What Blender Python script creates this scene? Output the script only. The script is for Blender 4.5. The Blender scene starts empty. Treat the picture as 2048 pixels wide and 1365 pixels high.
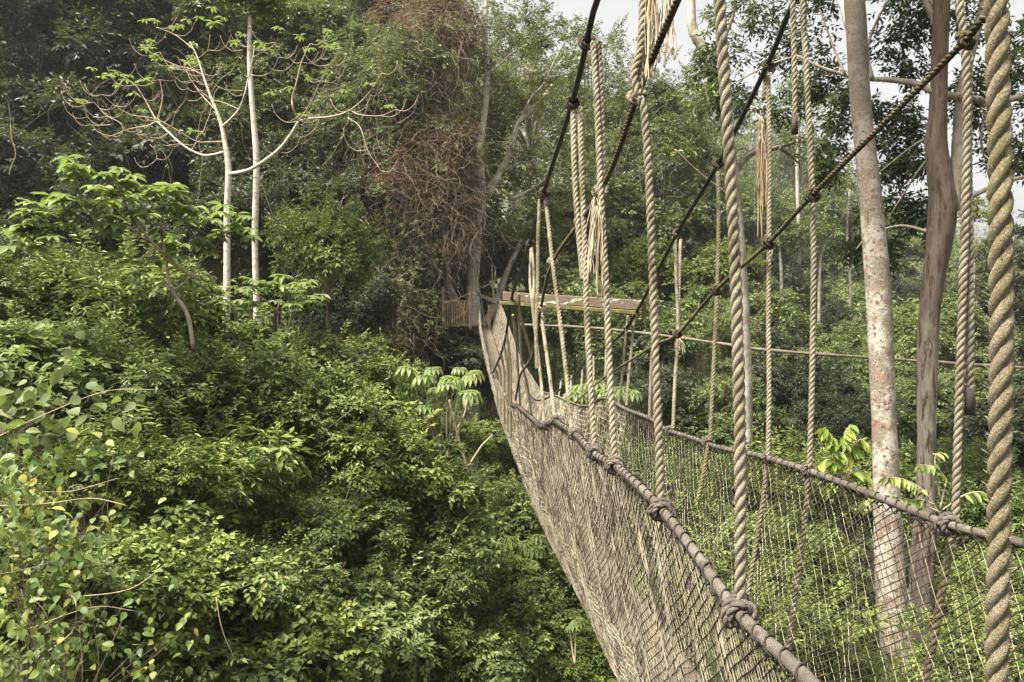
import bpy, math
import numpy as np
from math import radians as RAD, pi

C = bpy.context.scene.collection
F, CX, CY, Z0 = 1593.0, 1024.0, 682.5, 14.0        # focal length and centre in photo pixels, eye height above the valley floor
rng = np.random.default_rng(7)

def P(x, y, d):
    return np.array([(x-CX)/F*d, d, Z0-(y-CY)/F*d])

def unit(v):
    v = np.asarray(v, float)
    return v/np.maximum(np.linalg.norm(v, axis=-1, keepdims=True), 1e-9)

def gz(X, Y):                                       # the valley and its slopes
    return (3.0 + .42*np.maximum(0, -X-1.5) - .12*np.maximum(0, -X-25) + .30*np.maximum(0, Y-22) - .12*np.maximum(0, Y-60) - .20*np.maximum(0, Y-105)
            + .05*np.maximum(0, X-8) + .5*np.sin(X*.35)*np.cos(Y*.28) + .25*np.sin(X*.9+Y*.7))

# ------------------------------------------------------------------ mesh buffers
class Buf:
    def __init__(s): s.v=[]; s.f=[]; s.a=[]; s.n=0
    def add(s, v, faces, rnd=None):
        """faces: list of index arrays (each (n,3) or (n,4))"""
        v = np.asarray(v, np.float32)
        s.v.append(v)
        for f in faces: s.f.append(np.asarray(f, np.int64)+s.n)
        s.a.append(np.full(len(v), 0.5, np.float32) if rnd is None else np.broadcast_to(np.asarray(rnd, np.float32), (len(v),)))
        s.n += len(v)
    def build(s, name, mat, parent=None, loc=None, smooth=True):
        o = bpy.data.objects.new(name, s.mesh(name, mat, loc, smooth)); C.objects.link(o)
        if parent is not None: o.parent = parent
        elif loc is not None: o.location = loc
        return o
    def mesh(s, name, mat, loc=None, smooth=True):
        me = bpy.data.meshes.new(name)
        v = np.concatenate(s.v)
        if loc is not None: v = v-np.asarray(loc, np.float32)
        loops = np.concatenate([f.ravel() for f in s.f]); tot = np.concatenate([np.full(len(f), f.shape[1]) for f in s.f])
        me.vertices.add(len(v)); me.vertices.foreach_set('co', v.astype(np.float32).ravel())
        me.loops.add(len(loops)); me.loops.foreach_set('vertex_index', loops.astype(np.int32))
        me.polygons.add(len(tot))
        me.polygons.foreach_set('loop_start', np.concatenate([[0], np.cumsum(tot)[:-1]]).astype(np.int32))
        me.polygons.foreach_set('loop_total', tot.astype(np.int32))
        me.polygons.foreach_set('use_smooth', np.full(len(tot), smooth))
        at = me.attributes.new('rnd', 'FLOAT', 'POINT'); at.data.foreach_set('value', np.concatenate(s.a).astype(np.float32))
        me.update(calc_edges=True)
        for m in (mat if isinstance(mat, (list, tuple)) else [mat]): me.materials.append(m)
        return me

def smooth_path(pts, n=8):
    p = np.asarray(pts, float)
    if len(p) < 3:
        t = np.linspace(0, 1, n+1)[:, None]; return p[0]*(1-t)+p[1]*t
    q = np.vstack([2*p[0]-p[1], p, 2*p[-1]-p[-2]]); out = []
    for i in range(1, len(q)-2):
        t = np.linspace(0, 1, n, endpoint=False)[:, None]
        a, b, c, d = q[i-1], q[i], q[i+1], q[i+2]
        out.append(.5*((2*b)+(-a+c)*t+(2*a-5*b+4*c-d)*t**2+(-a+3*b-3*c+d)*t**3))
    return np.vstack(out+[p[-1:]])

def resample(p, step):
    s = np.concatenate([[0], np.cumsum(np.linalg.norm(np.diff(p, axis=0), axis=1))])
    n = max(2, int(s[-1]/step)+1); u = np.linspace(0, s[-1], n)
    return np.stack([np.interp(u, s, p[:, k]) for k in range(p.shape[1])], 1), u

def frames(p):
    t = unit(np.gradient(p[:, :3], axis=0)); n = np.zeros_like(t)
    a = np.array([0, 0, 1.]) if abs(t[0, 2]) < .9 else np.array([1., 0, 0])
    n[0] = unit(np.cross(t[0], a))
    for i in range(1, len(t)):
        v = n[i-1]-t[i]*np.dot(n[i-1], t[i]); n[i] = v/max(np.linalg.norm(v), 1e-9)
    return t, n, np.cross(t, n)

def tube_grid(p, r, N, B, sides):
    a = np.arange(sides)*2*pi/sides
    r = np.broadcast_to(np.asarray(r, float), (len(p),))
    v = p[:, None]+r[:, None, None]*(np.cos(a)[None, :, None]*N[:, None]+np.sin(a)[None, :, None]*B[:, None])
    m = len(p); i = np.arange(m-1)[:, None]*sides; j = np.arange(sides)[None]; k = (j+1) % sides
    f = np.stack([i+j, i+k, i+sides+k, i+sides+j], -1).reshape(-1, 4)
    caps = [np.arange(sides)[::-1][None], ((m-1)*sides+np.arange(sides))[None]]
    return v.reshape(-1, 3), f, caps

def tube(buf, p, r, sides=8, rnd=None, cap=True):
    p = np.asarray(p, float); t, N, B = frames(p)
    v, f, caps = tube_grid(p, r, N, B, sides)
    buf.add(v, [f]+(caps if cap else []), rnd)

def rope(buf, path, R, pitch=None, sides=7, res=11, rnd=.5):
    """a laid rope: three strands twisted round each other"""
    pitch = pitch or 5.8*R
    p, s = resample(np.asarray(path, float), pitch/res)
    t, N, B = frames(p)
    wob = 1+.035*np.sin(s*9+R*900)
    for k in range(3):
        a = 2*pi*(k/3+s/pitch)
        c = p+.50*R*(np.cos(a)[:, None]*N+np.sin(a)[:, None]*B)
        tt, n2, b2 = frames(c)
        v, f, caps = tube_grid(c, .55*R*wob, n2, b2, sides)
        buf.add(v, [f]+caps, rnd+rng.uniform(-.15, .15))

def knot(buf, c, axis, up, rh, rr, turns=2.3, rnd=.5):
    """a hitch: rope wound round the host rope with one crossing turn"""
    axis = unit(axis); n = unit(np.cross(axis, up)); b = np.cross(n, axis)
    q = np.linspace(0, 1, 44); a = q*turns*2*pi-.6+rng.uniform(-1, 1)
    off = (q-.5)*rr*2.1*turns
    off = np.where(q > .62, (q[28]-.5)*rr*2.1*turns*(1-(q-.62)/.38*1.7), off)
    r = rh+rr*np.where(q > .62, 1.75, .95)
    rope(buf, c+off[:, None]*axis+r[:, None]*(np.cos(a)[:, None]*n+np.sin(a)[:, None]*b), rr, rnd=rnd, res=8)

def box(buf, c, ax, ay, az, bev=.006, rnd=.5):
    """a chamfered box with half axes ax, ay, az"""
    c = np.asarray(c, float); A = [np.asarray(a, float) for a in (ax, ay, az)]
    L = [np.linalg.norm(a) for a in A]; U = [a/l for a, l in zip(A, L)]
    v = []; idx = {}
    for sx in (-1, 1):
        for sy in (-1, 1):
            for sz in (-1, 1):
                S = (sx, sy, sz)
                for k in range(3):
                    idx[S+(k,)] = len(v)
                    v.append(c+sum(U[j]*S[j]*(L[j] if j == k else L[j]-bev) for j in range(3)))
    quads = []; tris = []
    for k in range(3):
        i, j = (k+1) % 3, (k+2) % 3
        for s in (-1, 1):
            def key(a, b):
                S = [0, 0, 0]; S[k] = s; S[i] = a; S[j] = b; return tuple(S)+(k,)
            q = [idx[key(-1, -1)], idx[key(1, -1)], idx[key(1, 1)], idx[key(-1, 1)]]
            quads.append(q if s > 0 else q[::-1])
        for a in (-1, 1):
            for b in (-1, 1):
                S0 = [0, 0, 0]; S1 = [0, 0, 0]
                S0[k] = -1; S1[k] = 1
                for S in (S0, S1): S[i] = a; S[j] = b
                q = [idx[tuple(S0)+(i,)], idx[tuple(S1)+(i,)], idx[tuple(S1)+(j,)], idx[tuple(S0)+(j,)]]
                quads.append(q if a*b > 0 else q[::-1])
    for S in [(a, b, d) for a in (-1, 1) for b in (-1, 1) for d in (-1, 1)]:
        tris.append([idx[S+(0,)], idx[S+(1,)], idx[S+(2,)]])
    buf.add(v, [np.array(quads), np.array(tris)], rnd)

# ------------------------------------------------------------------ materials
def mat(name):
    m = bpy.data.materials.new(name); m.use_nodes = True
    nt = m.node_tree; nt.nodes.clear()
    return m, nt, nt.nodes.new('ShaderNodeOutputMaterial')

def N(nt, t, **kw):
    n = nt.nodes.new(t)
    for k, v in kw.items():
        if k in n.inputs: n.inputs[k].default_value = v
        else: setattr(n, k, v)
    return n

def ramp(nt, fac, stops):
    r = nt.nodes.new('ShaderNodeValToRGB'); e = r.color_ramp.elements
    while len(e) < len(stops): e.new(1)
    for q, (p, c) in zip(e, stops): q.position = p; q.color = (*c, 1)
    nt.links.new(fac, r.inputs[0]); return r.outputs[0]

def leaf_mat(name, stops, trans=.22, tcol=(.20, .26, .06), rough=.50, spec=.26):
    m, nt, out = mat(name); L = nt.links.new
    at = N(nt, 'ShaderNodeAttribute', attribute_name='rnd')
    oi = N(nt, 'ShaderNodeObjectInfo')
    col = ramp(nt, at.outputs['Fac'], stops)
    hs = N(nt, 'ShaderNodeHueSaturation'); L(col, hs.inputs['Color'])
    mr = N(nt, 'ShaderNodeMapRange'); mr.inputs['To Min'].default_value = .8; mr.inputs['To Max'].default_value = 1.2
    L(oi.outputs['Random'], mr.inputs['Value']); L(mr.outputs[0], hs.inputs['Value'])
    pr = N(nt, 'ShaderNodeBsdfPrincipled', Roughness=rough); pr.inputs['Specular IOR Level'].default_value = spec
    L(hs.outputs[0], pr.inputs['Base Color'])
    tr = N(nt, 'ShaderNodeBsdfTranslucent')
    mx = N(nt, 'ShaderNodeMix', data_type='RGBA'); mx.inputs[0].default_value = .55
    L(hs.outputs[0], mx.inputs[6]); mx.inputs[7].default_value = (*tcol, 1); L(mx.outputs[2], tr.inputs[0])
    ms = N(nt, 'ShaderNodeMixShader'); ms.inputs[0].default_value = trans
    L(pr.outputs[0], ms.inputs[1]); L(tr.outputs[0], ms.inputs[2]); L(ms.outputs[0], out.inputs[0])
    return m

def rough_mat(name, layers, rough=.85, bump=.3, bscale=60, stretch=(1, 1, 1), spec=.25, upper=None):
    """layers: list of (noise scale, low, high, colour); the first colour is the base; 'rnd' shifts the value a little"""
    m, nt, out = mat(name); L = nt.links.new
    tc = N(nt, 'ShaderNodeTexCoord'); mp = N(nt, 'ShaderNodeMapping'); mp.inputs['Scale'].default_value = stretch
    L(tc.outputs['Object'], mp.inputs[0])
    base = None
    for i, (sc, lo, hi, colr) in enumerate(layers):
        if base is None:
            rgb = N(nt, 'ShaderNodeRGB'); rgb.outputs[0].default_value = (*colr, 1); base = rgb.outputs[0]; continue
        nz = N(nt, 'ShaderNodeTexNoise', Scale=sc, Detail=6.0, Roughness=.62)
        L(mp.outputs[0], nz.inputs[0])
        mr = N(nt, 'ShaderNodeMapRange'); mr.inputs['From Min'].default_value = lo; mr.inputs['From Max'].default_value = hi
        L(nz.outputs['Fac'], mr.inputs['Value'])
        mx = N(nt, 'ShaderNodeMix', data_type='RGBA'); L(mr.outputs[0], mx.inputs[0]); L(base, mx.inputs[6]); mx.inputs[7].default_value = (*colr, 1)
        base = mx.outputs[2]
    if upper:                                                           # older bark high on the trunk
        sx = N(nt, 'ShaderNodeSeparateXYZ'); L(tc.outputs['Object'], sx.inputs[0]); nz = N(nt, 'ShaderNodeTexNoise', Scale=1.4, Detail=5.0); L(tc.outputs['Object'], nz.inputs[0])
        ma = N(nt, 'ShaderNodeMath', operation='MULTIPLY_ADD'); L(nz.outputs['Fac'], ma.inputs[0]); ma.inputs[1].default_value = 3.0; L(sx.outputs['Z'], ma.inputs[2])
        m2 = N(nt, 'ShaderNodeMapRange'); m2.inputs['From Min'].default_value = upper[0]+1.5; m2.inputs['From Max'].default_value = upper[1]+1.5; m2.inputs['To Max'].default_value = upper[3]; L(ma.outputs[0], m2.inputs['Value'])
        mx = N(nt, 'ShaderNodeMix', data_type='RGBA'); L(m2.outputs[0], mx.inputs[0]); L(base, mx.inputs[6]); mx.inputs[7].default_value = (*upper[2], 1); base = mx.outputs[2]
    at = N(nt, 'ShaderNodeAttribute', attribute_name='rnd')
    hs = N(nt, 'ShaderNodeHueSaturation'); mr = N(nt, 'ShaderNodeMapRange'); mr.inputs['To Min'].default_value = .65; mr.inputs['To Max'].default_value = 1.35
    L(at.outputs['Fac'], mr.inputs['Value']); L(mr.outputs[0], hs.inputs['Value']); L(base, hs.inputs['Color'])
    pr = N(nt, 'ShaderNodeBsdfPrincipled', Roughness=rough); pr.inputs['Specular IOR Level'].default_value = spec
    L(hs.outputs[0], pr.inputs['Base Color'])
    bz = N(nt, 'ShaderNodeTexNoise', Scale=bscale, Detail=5.0, Roughness=.7); L(mp.outputs[0], bz.inputs[0])
    bp = N(nt, 'ShaderNodeBump', Strength=bump, Distance=.02); L(bz.outputs['Fac'], bp.inputs['Height']); L(bp.outputs[0], pr.inputs['Normal'])
    L(pr.outputs[0], out.inputs[0])
    return m

M = {}
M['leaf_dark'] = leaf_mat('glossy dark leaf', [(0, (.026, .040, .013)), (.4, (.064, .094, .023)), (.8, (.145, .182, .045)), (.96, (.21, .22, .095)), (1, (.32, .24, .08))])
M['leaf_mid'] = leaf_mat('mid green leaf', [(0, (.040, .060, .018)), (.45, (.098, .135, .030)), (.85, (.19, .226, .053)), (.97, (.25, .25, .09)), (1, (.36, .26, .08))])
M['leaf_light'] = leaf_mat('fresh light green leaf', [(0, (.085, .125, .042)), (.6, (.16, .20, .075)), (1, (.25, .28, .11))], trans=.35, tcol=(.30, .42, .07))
M['leaf_heart'] = leaf_mat('heart shaped climber leaf', [(0, (.045, .075, .018)), (.55, (.085, .125, .028)), (.92, (.15, .185, .04)), (1, (.28, .25, .05))], trans=.25, tcol=(.25, .32, .05))
M['leaf_yellow'] = leaf_mat('yellow green leaf', [(0, (.10, .17, .03)), (.6, (.20, .26, .05)), (1, (.36, .34, .06))], trans=.38, tcol=(.40, .45, .06))
M['leaf_far'] = leaf_mat('dull forest leaf', [(0, (.044, .062, .023)), (.55, (.098, .134, .037)), (.93, (.175, .208, .057)), (1, (.24, .21, .075))], rough=.55, spec=.35)
M['leaf_shade'] = leaf_mat('deep green and shade leaf', [(0, (.010, .015, .007)), (.6, (.023, .031, .013)), (.95, (.052, .063, .026)), (1, (.13, .12, .05))], rough=.5, spec=.4)  # deep green; on some right slope trees its darkness stands in for shaded gaps
M['leaf_olive'] = leaf_mat('dry olive leaf', [(0, (.06, .075, .03)), (.6, (.12, .14, .05)), (1, (.22, .20, .09))], rough=.6, spec=.3)
M['leaf_brown'] = leaf_mat('withered brown leaf', [(0, (.055, .034, .02)), (.6, (.13, .085, .05)), (1, (.22, .15, .085))], trans=.2, tcol=(.25, .15, .06), rough=.7, spec=.2)
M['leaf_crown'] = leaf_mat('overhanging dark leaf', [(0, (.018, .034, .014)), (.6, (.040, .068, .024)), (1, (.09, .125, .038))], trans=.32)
M['bark_pale'] = rough_mat('pale blotched bark', [(0, 0, 0, (.30, .26, .20)), (2.2, .45, .56, (.50, .465, .39)), (7, .56, .66, (.22, .165, .115)), (1.1, .58, .68, (.40, .27, .195)), (22, .56, .66, (.15, .12, .085)), (60, .60, .72, (.72, .68, .58))], bump=.5, bscale=22)
M['bark_brown'] = rough_mat('streaked pale and brown bark', [(0, 0, 0, (.20, .168, .13)), (3, .45, .58, (.30, .27, .22)), (8, .51, .60, (.075, .042, .028)), (20, .58, .68, (.38, .355, .30))], bump=.9, bscale=14, stretch=(1.6, 1.6, .28), upper=(4.4, 6.8, (.055, .034, .022), .72))
M['bark_big'] = rough_mat('smooth blotched bark', [(0, 0, 0, (.20, .168, .13)), (2.2, .46, .55, (.38, .35, .295)), (5, .53, .62, (.235, .145, .105)), (14, .55, .62, (.10, .078, .057)), (40, .57, .66, (.46, .44, .38))], bump=.8, bscale=16, upper=(6.0, 9.5, (.105, .086, .064), .74))
M['bark_white'] = rough_mat('white bark', [(0, 0, 0, (.58, .55, .48)), (4, .5, .66, (.40, .355, .285)), (14, .54, .64, (.23, .17, .125)), (40, .6, .7, (.62, .60, .54))], bump=.3, bscale=40, stretch=(1, 1, 2.5))
M['bark_grey'] = rough_mat('grey brown bark', [(0, 0, 0, (.21, .175, .135)), (4, .45, .65, (.33, .285, .225)), (12, .55, .7, (.12, .09, .065))], bump=.6, bscale=25, stretch=(1.4, 1.4, .5))
M['bark_dark'] = rough_mat('dark bark', [(0, 0, 0, (.085, .065, .048)), (5, .45, .65, (.15, .12, .09))], bump=.6, bscale=25)
M['twig'] = rough_mat('tan twig', [(0, 0, 0, (.40, .325, .235)), (6, .45, .65, (.25, .19, .135))], bump=.2)
M['vine'] = rough_mat('brown vine', [(0, 0, 0, (.20, .155, .11)), (3, .45, .65, (.115, .085, .06)), (9, .55, .7, (.30, .245, .18))], bump=.1)
M['liana'] = rough_mat('grey liana', [(0, 0, 0, (.26, .21, .15)), (3, .45, .65, (.15, .12, .085))], bump=.1)
M['rope'] = rough_mat('weathered hemp rope', [(0, 0, 0, (.31, .265, .19)), (5, .42, .62, (.43, .385, .295)), (13, .50, .64, (.165, .135, .085)), (60, .5, .7, (.48, .42, .31)), (6.5, .58, .68, (.20, .195, .075)), (2.6, .55, .70, (.19, .15, .105))], bump=.8, bscale=420, stretch=(1, 1, .4), spec=.15)
M['rope_moss'] = rough_mat('mossy hemp rope', [(0, 0, 0, (.33, .28, .19)), (7, .45, .60, (.235, .21, .10)), (50, .5, .7, (.44, .385, .29)), (11, .56, .66, (.24, .25, .07)), (90, .55, .7, (.20, .165, .11))], bump=1.0, bscale=420, stretch=(1, 1, .5), spec=.12)
M['rope_dark'] = rough_mat('damp grey rope', [(0, 0, 0, (.155, .125, .095)), (9, .45, .62, (.235, .195, .15)), (30, .5, .7, (.095, .075, .055))], bump=.8, bscale=300, spec=.2)
M['rope_rail'] = rough_mat('grey hand rope', [(0, 0, 0, (.115, .10, .082)), (7, .42, .6, (.185, .165, .138)), (25, .52, .68, (.06, .05, .04))], bump=.7, bscale=260, spec=.2)
M['rope_olive'] = rough_mat('olive stained rope', [(0, 0, 0, (.085, .072, .038)), (10, .42, .6, (.135, .118, .065)), (35, .5, .7, (.045, .037, .022))], bump=.8, bscale=300, spec=.2)
M['fray'] = rough_mat('frayed pale fibre', [(0, 0, 0, (.46, .39, .28)), (8, .45, .65, (.34, .27, .185))], bump=.2, spec=.15)
M['fray_brown'] = rough_mat('frayed brown fibre', [(0, 0, 0, (.36, .275, .185)), (8, .45, .65, (.25, .18, .12))], bump=.2, spec=.15)
M['cable'] = rough_mat('black cable', [(0, 0, 0, (.012, .012, .012)), (30, .5, .7, (.03, .028, .025))], rough=.5, bump=.2, spec=.4)
M['knot_dark'] = rough_mat('blackened rope', [(0, 0, 0, (.05, .042, .033)), (20, .45, .65, (.10, .085, .06))], bump=.6, bscale=300)
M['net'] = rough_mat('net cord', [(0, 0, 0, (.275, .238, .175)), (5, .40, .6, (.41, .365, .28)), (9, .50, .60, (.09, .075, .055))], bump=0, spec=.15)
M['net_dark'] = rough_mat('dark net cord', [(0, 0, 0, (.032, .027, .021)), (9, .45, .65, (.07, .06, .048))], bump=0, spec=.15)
M['plank'] = rough_mat('weathered plank', [(0, 0, 0, (.12, .095, .068)), (6, .42, .62, (.07, .055, .04)), (22, .52, .7, (.17, .145, .11))], bump=.5, bscale=50, stretch=(3, .3, 3))
M['beam'] = rough_mat('mossy beam', [(0, 0, 0, (.12, .092, .065)), (5, .5, .62, (.10, .09, .035)), (9, .565, .60, (.46, .44, .37)), (35, .58, .66, (.11, .085, .06))], bump=.5, bscale=60, stretch=(.6, 1, 2.2))
M['beam_lip'] = rough_mat('green beam edge', [(0, 0, 0, (.115, .105, .03)), (9, .45, .62, (.075, .062, .03)), (20, .55, .65, (.17, .16, .06))], bump=.5, bscale=60)
M['wood'] = rough_mat('brown timber', [(0, 0, 0, (.52, .39, .26)), (7, .45, .65, (.36, .26, .17))], bump=.4, bscale=40)
M['soil'] = rough_mat('leaf litter', [(0, 0, 0, (.045, .038, .022)), (1.5, .45, .6, (.03, .045, .016)), (9, .5, .65, (.085, .06, .034))], bump=.6, bscale=8)

# ------------------------------------------------------------------ things
def tagp(o, label, cat, group=None, kind=None):
    if label: o['label'] = label
    if cat: o['category'] = cat
    if group: o['group'] = group
    if kind: o['kind'] = kind
    return o

def thing(name, label, cat, loc, group=None):
    o = bpy.data.objects.new(name, None); o.empty_display_size = .1; C.objects.link(o); o.location = [float(q) for q in loc]
    return tagp(o, label, cat, group)

# ------------------------------------------------------------------ leaves
SIMPLE = (np.array([[0, 0, 0], [-.5, .42, .10], [0, 1, -.10], [.5, .42, .10], [0, .45, -.02]]), np.array([[0, 4, 1], [1, 4, 2], [0, 3, 4], [3, 2, 4]]))
KITE = (np.array([[0, 0, 0], [-.5, .40, .09], [0, 1, -.06], [.5, .40, .09]]), np.array([[0, 2, 1], [0, 3, 2]]))
BROAD = (np.array([[0, 0, 0], [-.36, .15, .03], [-.5, .42, .05], [-.33, .74, -.03], [0, 1.0, -.20], [.33, .74, -.03], [.5, .42, .05], [.36, .15, .03], [0, .25, -.02], [0, .6, -.07]]),
         np.array([[0, 8, 1], [1, 8, 2], [2, 8, 9], [2, 9, 3], [3, 9, 4], [0, 7, 8], [7, 6, 8], [6, 9, 8], [6, 5, 9], [5, 4, 9]]))

def leaves(buf, pos, axis, nor, L, W, tmpl=KITE, rnd=None):
    n = len(pos); axis = unit(axis); X = unit(np.cross(axis, nor)); Zv = np.cross(X, axis)
    tv, tf = tmpl; L = np.broadcast_to(np.asarray(L, float), (n,)); W = np.broadcast_to(np.asarray(W, float), (n,))
    v = (pos[:, None]+tv[None, :, 0, None]*X[:, None]*W[:, None, None]+tv[None, :, 1, None]*axis[:, None]*L[:, None, None]+tv[None, :, 2, None]*Zv[:, None]*L[:, None, None])
    f = (tf[None]+np.arange(n)[:, None, None]*len(tv)).reshape(-1, 3)
    rnd = rng.random(n) if rnd is None else rnd
    buf.add(v.reshape(-1, 3), [f], np.repeat(rnd, len(tv)))

def rdir(n): return unit(rng.normal(size=(n, 3)))

def sprays(buf, o, t, nrm, K, L, ratio=.42, tmpl=KITE, tone=None, spread=.85, droop=.25):
    """twigs of K alternate leaves at o along t"""
    S = len(o); side = unit(np.cross(t, nrm)); ln = L*K*.30
    tone = rng.random(S) if tone is None else tone
    for j in range(K):
        u = (j+.5)/K; sg = 1 if j % 2 else -1
        last = j == K-1
        p = o+t*ln*u-np.array([0, 0, 1])*(u*u*ln*.18)
        ax = t*(1.0 if last else .55)+side*(0 if last else sg*spread)+rng.normal(size=(S, 3))*.22-np.array([0, 0, droop])
        nn = nrm+rng.normal(size=(S, 3))*.38
        s = L*rng.uniform(.65, 1.15, S)*(1 if 0 < j < K-1 else .85)
        leaves(buf, p, ax, nn, s, s*ratio, tmpl, np.clip(tone*.6+rng.random(S)*.45-.02, 0, 1))

def puffs(buf, cen, rad, outd, nspray, K, L, ratio=.42, tmpl=KITE, up=.55, out=.55, hollow=.35):
    """clumps of sprays round centres cen (n,3)"""
    n = len(cen); rep = np.repeat(np.arange(n), nspray)
    d = unit(rdir(len(rep))+out*outd[rep]+np.array([0, 0, up]))
    rr = rad[rep]*np.sqrt(rng.uniform(hollow**2, 1, len(rep)))
    o = cen[rep]+d*rr[:, None]*np.array([1, 1, .8])
    t = unit(d*.8+rdir(len(rep))*.55-np.array([0, 0, .30]))
    nr = unit(d*.5+np.array([0, 0, .8])+rdir(len(rep))*.3)
    base = rng.uniform(.05, .75, n)
    tone = np.clip(base[rep]+rng.normal(size=len(rep))*.16, 0, 1)
    sprays(buf, o, t, nr, K, L, ratio, tmpl, tone)

def dome(n, R, zmin=-.35, inner=.5):
    d = rdir(n*3); d = d[d[:, 2] > zmin][:n]
    r = rng.uniform(inner, 1, len(d))**.6
    lump = 1+.16*np.sin(d[:, 0]*5+1)*np.cos(d[:, 1]*4)+.1*np.sin(d[:, 2]*7)
    return d*(r*lump)[:, None]*np.asarray(R), d

def crown_proto(name, seed, R, npuff, pr, nspray, K, L, material, ratio=.42, zmin=-.4, tmpl=KITE, inner=.5, hollow=.35):
    global rng
    keep = rng; rng = np.random.default_rng(seed)
    b = Buf(); cen, d = dome(npuff, R, zmin, inner)
    cen = cen*(1+.22*rng.normal(size=(len(cen), 1)))+rng.normal(size=cen.shape)*pr*.35
    prs = pr*np.exp(rng.normal(size=len(cen))*.38)
    g = rng.random(len(cen))                                            # most clumps of the kind's own leaf, some of a twining second kind
    puffs(b, cen[g < .8], prs[g < .8], d[g < .8], nspray, K, L, ratio, tmpl, hollow=hollow)
    puffs(b, cen[g >= .8], prs[g >= .8], d[g >= .8], int(nspray*.8), max(4, K-2), L*1.35, min(.7, ratio*1.35), SIMPLE, hollow=hollow)
    ns = 26; sd = unit(rdir(ns)*[1, 1, .6]+[0, 0, .75]); o = sd*np.asarray(R)*rng.uniform(.85, 1.1, (ns, 1))      # shoots that stand out
    for _k in range(3):
        t_ = unit(sd+rdir(ns)*.35+[0, 0, .25]); sprays(b, o, t_, unit(np.cross(np.cross(t_, [0, 0, 1]), t_)+rdir(ns)*.2), K+2, L*1.05, ratio, tmpl, np.full(ns, .8), droop=.35); o = o+t_*L*K*.24
    me = b.mesh(name, material, smooth=False)
    w = Buf()                                                        # its limbs
    for c in cen[::3]:
        k = c*np.array([.35, .35, .2])-np.array([0, 0, R[2]*.45])
        p = smooth_path([np.array([0, 0, -R[2]*.9]), k, c], 5)
        tube(w, p, np.linspace(R[0]*.022, R[0]*.005, len(p)), 5)
    wm = w.mesh(name+' limbs', M['bark_grey'])
    rng = keep
    return me, wm, R

PROTO = {}
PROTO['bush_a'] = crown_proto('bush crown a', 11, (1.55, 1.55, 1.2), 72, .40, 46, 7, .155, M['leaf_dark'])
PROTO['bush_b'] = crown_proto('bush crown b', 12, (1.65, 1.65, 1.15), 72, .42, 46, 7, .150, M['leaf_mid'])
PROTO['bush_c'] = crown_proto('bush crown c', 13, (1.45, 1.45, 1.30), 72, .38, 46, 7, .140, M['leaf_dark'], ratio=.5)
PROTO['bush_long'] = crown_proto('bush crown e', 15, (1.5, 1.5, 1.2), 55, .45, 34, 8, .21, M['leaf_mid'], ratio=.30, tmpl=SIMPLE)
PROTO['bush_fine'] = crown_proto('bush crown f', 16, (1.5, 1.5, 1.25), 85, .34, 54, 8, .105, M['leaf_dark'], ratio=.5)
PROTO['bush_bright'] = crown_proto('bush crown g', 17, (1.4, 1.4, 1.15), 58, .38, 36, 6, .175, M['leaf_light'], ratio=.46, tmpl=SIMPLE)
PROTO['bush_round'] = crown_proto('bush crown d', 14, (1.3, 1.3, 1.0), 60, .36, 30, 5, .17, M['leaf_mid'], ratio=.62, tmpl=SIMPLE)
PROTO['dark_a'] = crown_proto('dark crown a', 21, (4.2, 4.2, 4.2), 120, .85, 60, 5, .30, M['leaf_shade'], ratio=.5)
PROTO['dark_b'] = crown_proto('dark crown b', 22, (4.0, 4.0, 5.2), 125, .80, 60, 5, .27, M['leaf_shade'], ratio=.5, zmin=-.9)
PROTO['mid_a'] = crown_proto('mid crown a', 23, (4.0, 4.0, 3.6), 120, .80, 60, 5, .28, M['leaf_far'], ratio=.5)
PROTO['mid_b'] = crown_proto('mid crown b', 24, (3.6, 3.6, 4.4), 120, .75, 56, 5, .25, M['leaf_far'], ratio=.45, zmin=-.8)
PROTO['light_a'] = crown_proto('light crown a', 25, (3.2, 3.2, 2.4), 80, .7, 50, 5, .27, M['leaf_mid'], ratio=.5)
PROTO['open_a'] = crown_proto('open crown a', 26, (4.2, 4.2, 4.0), 90, .75, 22, 5, .22, M['leaf_olive'], ratio=.45, zmin=-.7, inner=.1)
PROTO['open_b'] = crown_proto('open crown b', 27, (4.0, 4.0, 4.6), 100, .7, 24, 5, .22, M['leaf_far'], ratio=.45, zmin=-.8, inner=.1)

def tree(name, proto, x, y, d, rpx, label, cat='tree', group=None, squash=1.0, rot=None, bark='bark_dark', lean=0.0):
    """a tree whose crown centre stands at distance d in the direction (x, y), with a crown radius of rpx pixels"""
    me, wm, R = PROTO[proto]; c = P(x, y, d); s = (.72 if proto.startswith('bush') else .80)*rpx/F*d/R[0]
    bx, by = c[0]+lean, c[1]+rng.uniform(-.3, .3); bz = min(float(gz(bx, by)), c[2]-R[2]*s*1.05) - .1
    t = thing(name, label, cat, (bx, by, bz), group)
    rz = rng.uniform(0, 2*pi) if rot is None else rot
    for nm, data in (('crown', me), ('limbs', wm)):
        o = bpy.data.objects.new(nm, data); C.objects.link(o); o.parent = t
        o.location = tuple(c-np.array([bx, by, bz])); o.scale = (s, s, s*squash); o.rotation_euler = (0, 0, rz)
    b = Buf(); top = c-np.array([0, 0, R[2]*s*squash*.88]); base = np.array([bx, by, bz])
    p = smooth_path([base, base*.5+top*.5+rng.normal(size=3)*[.12*s, .12*s, 0], top], 6)
    tube(b, p, np.linspace(R[0]*s*.05+.02, R[0]*s*.026, len(p)), 8)
    b.build('trunk', M[bark], t, t.location)
    return t

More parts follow.
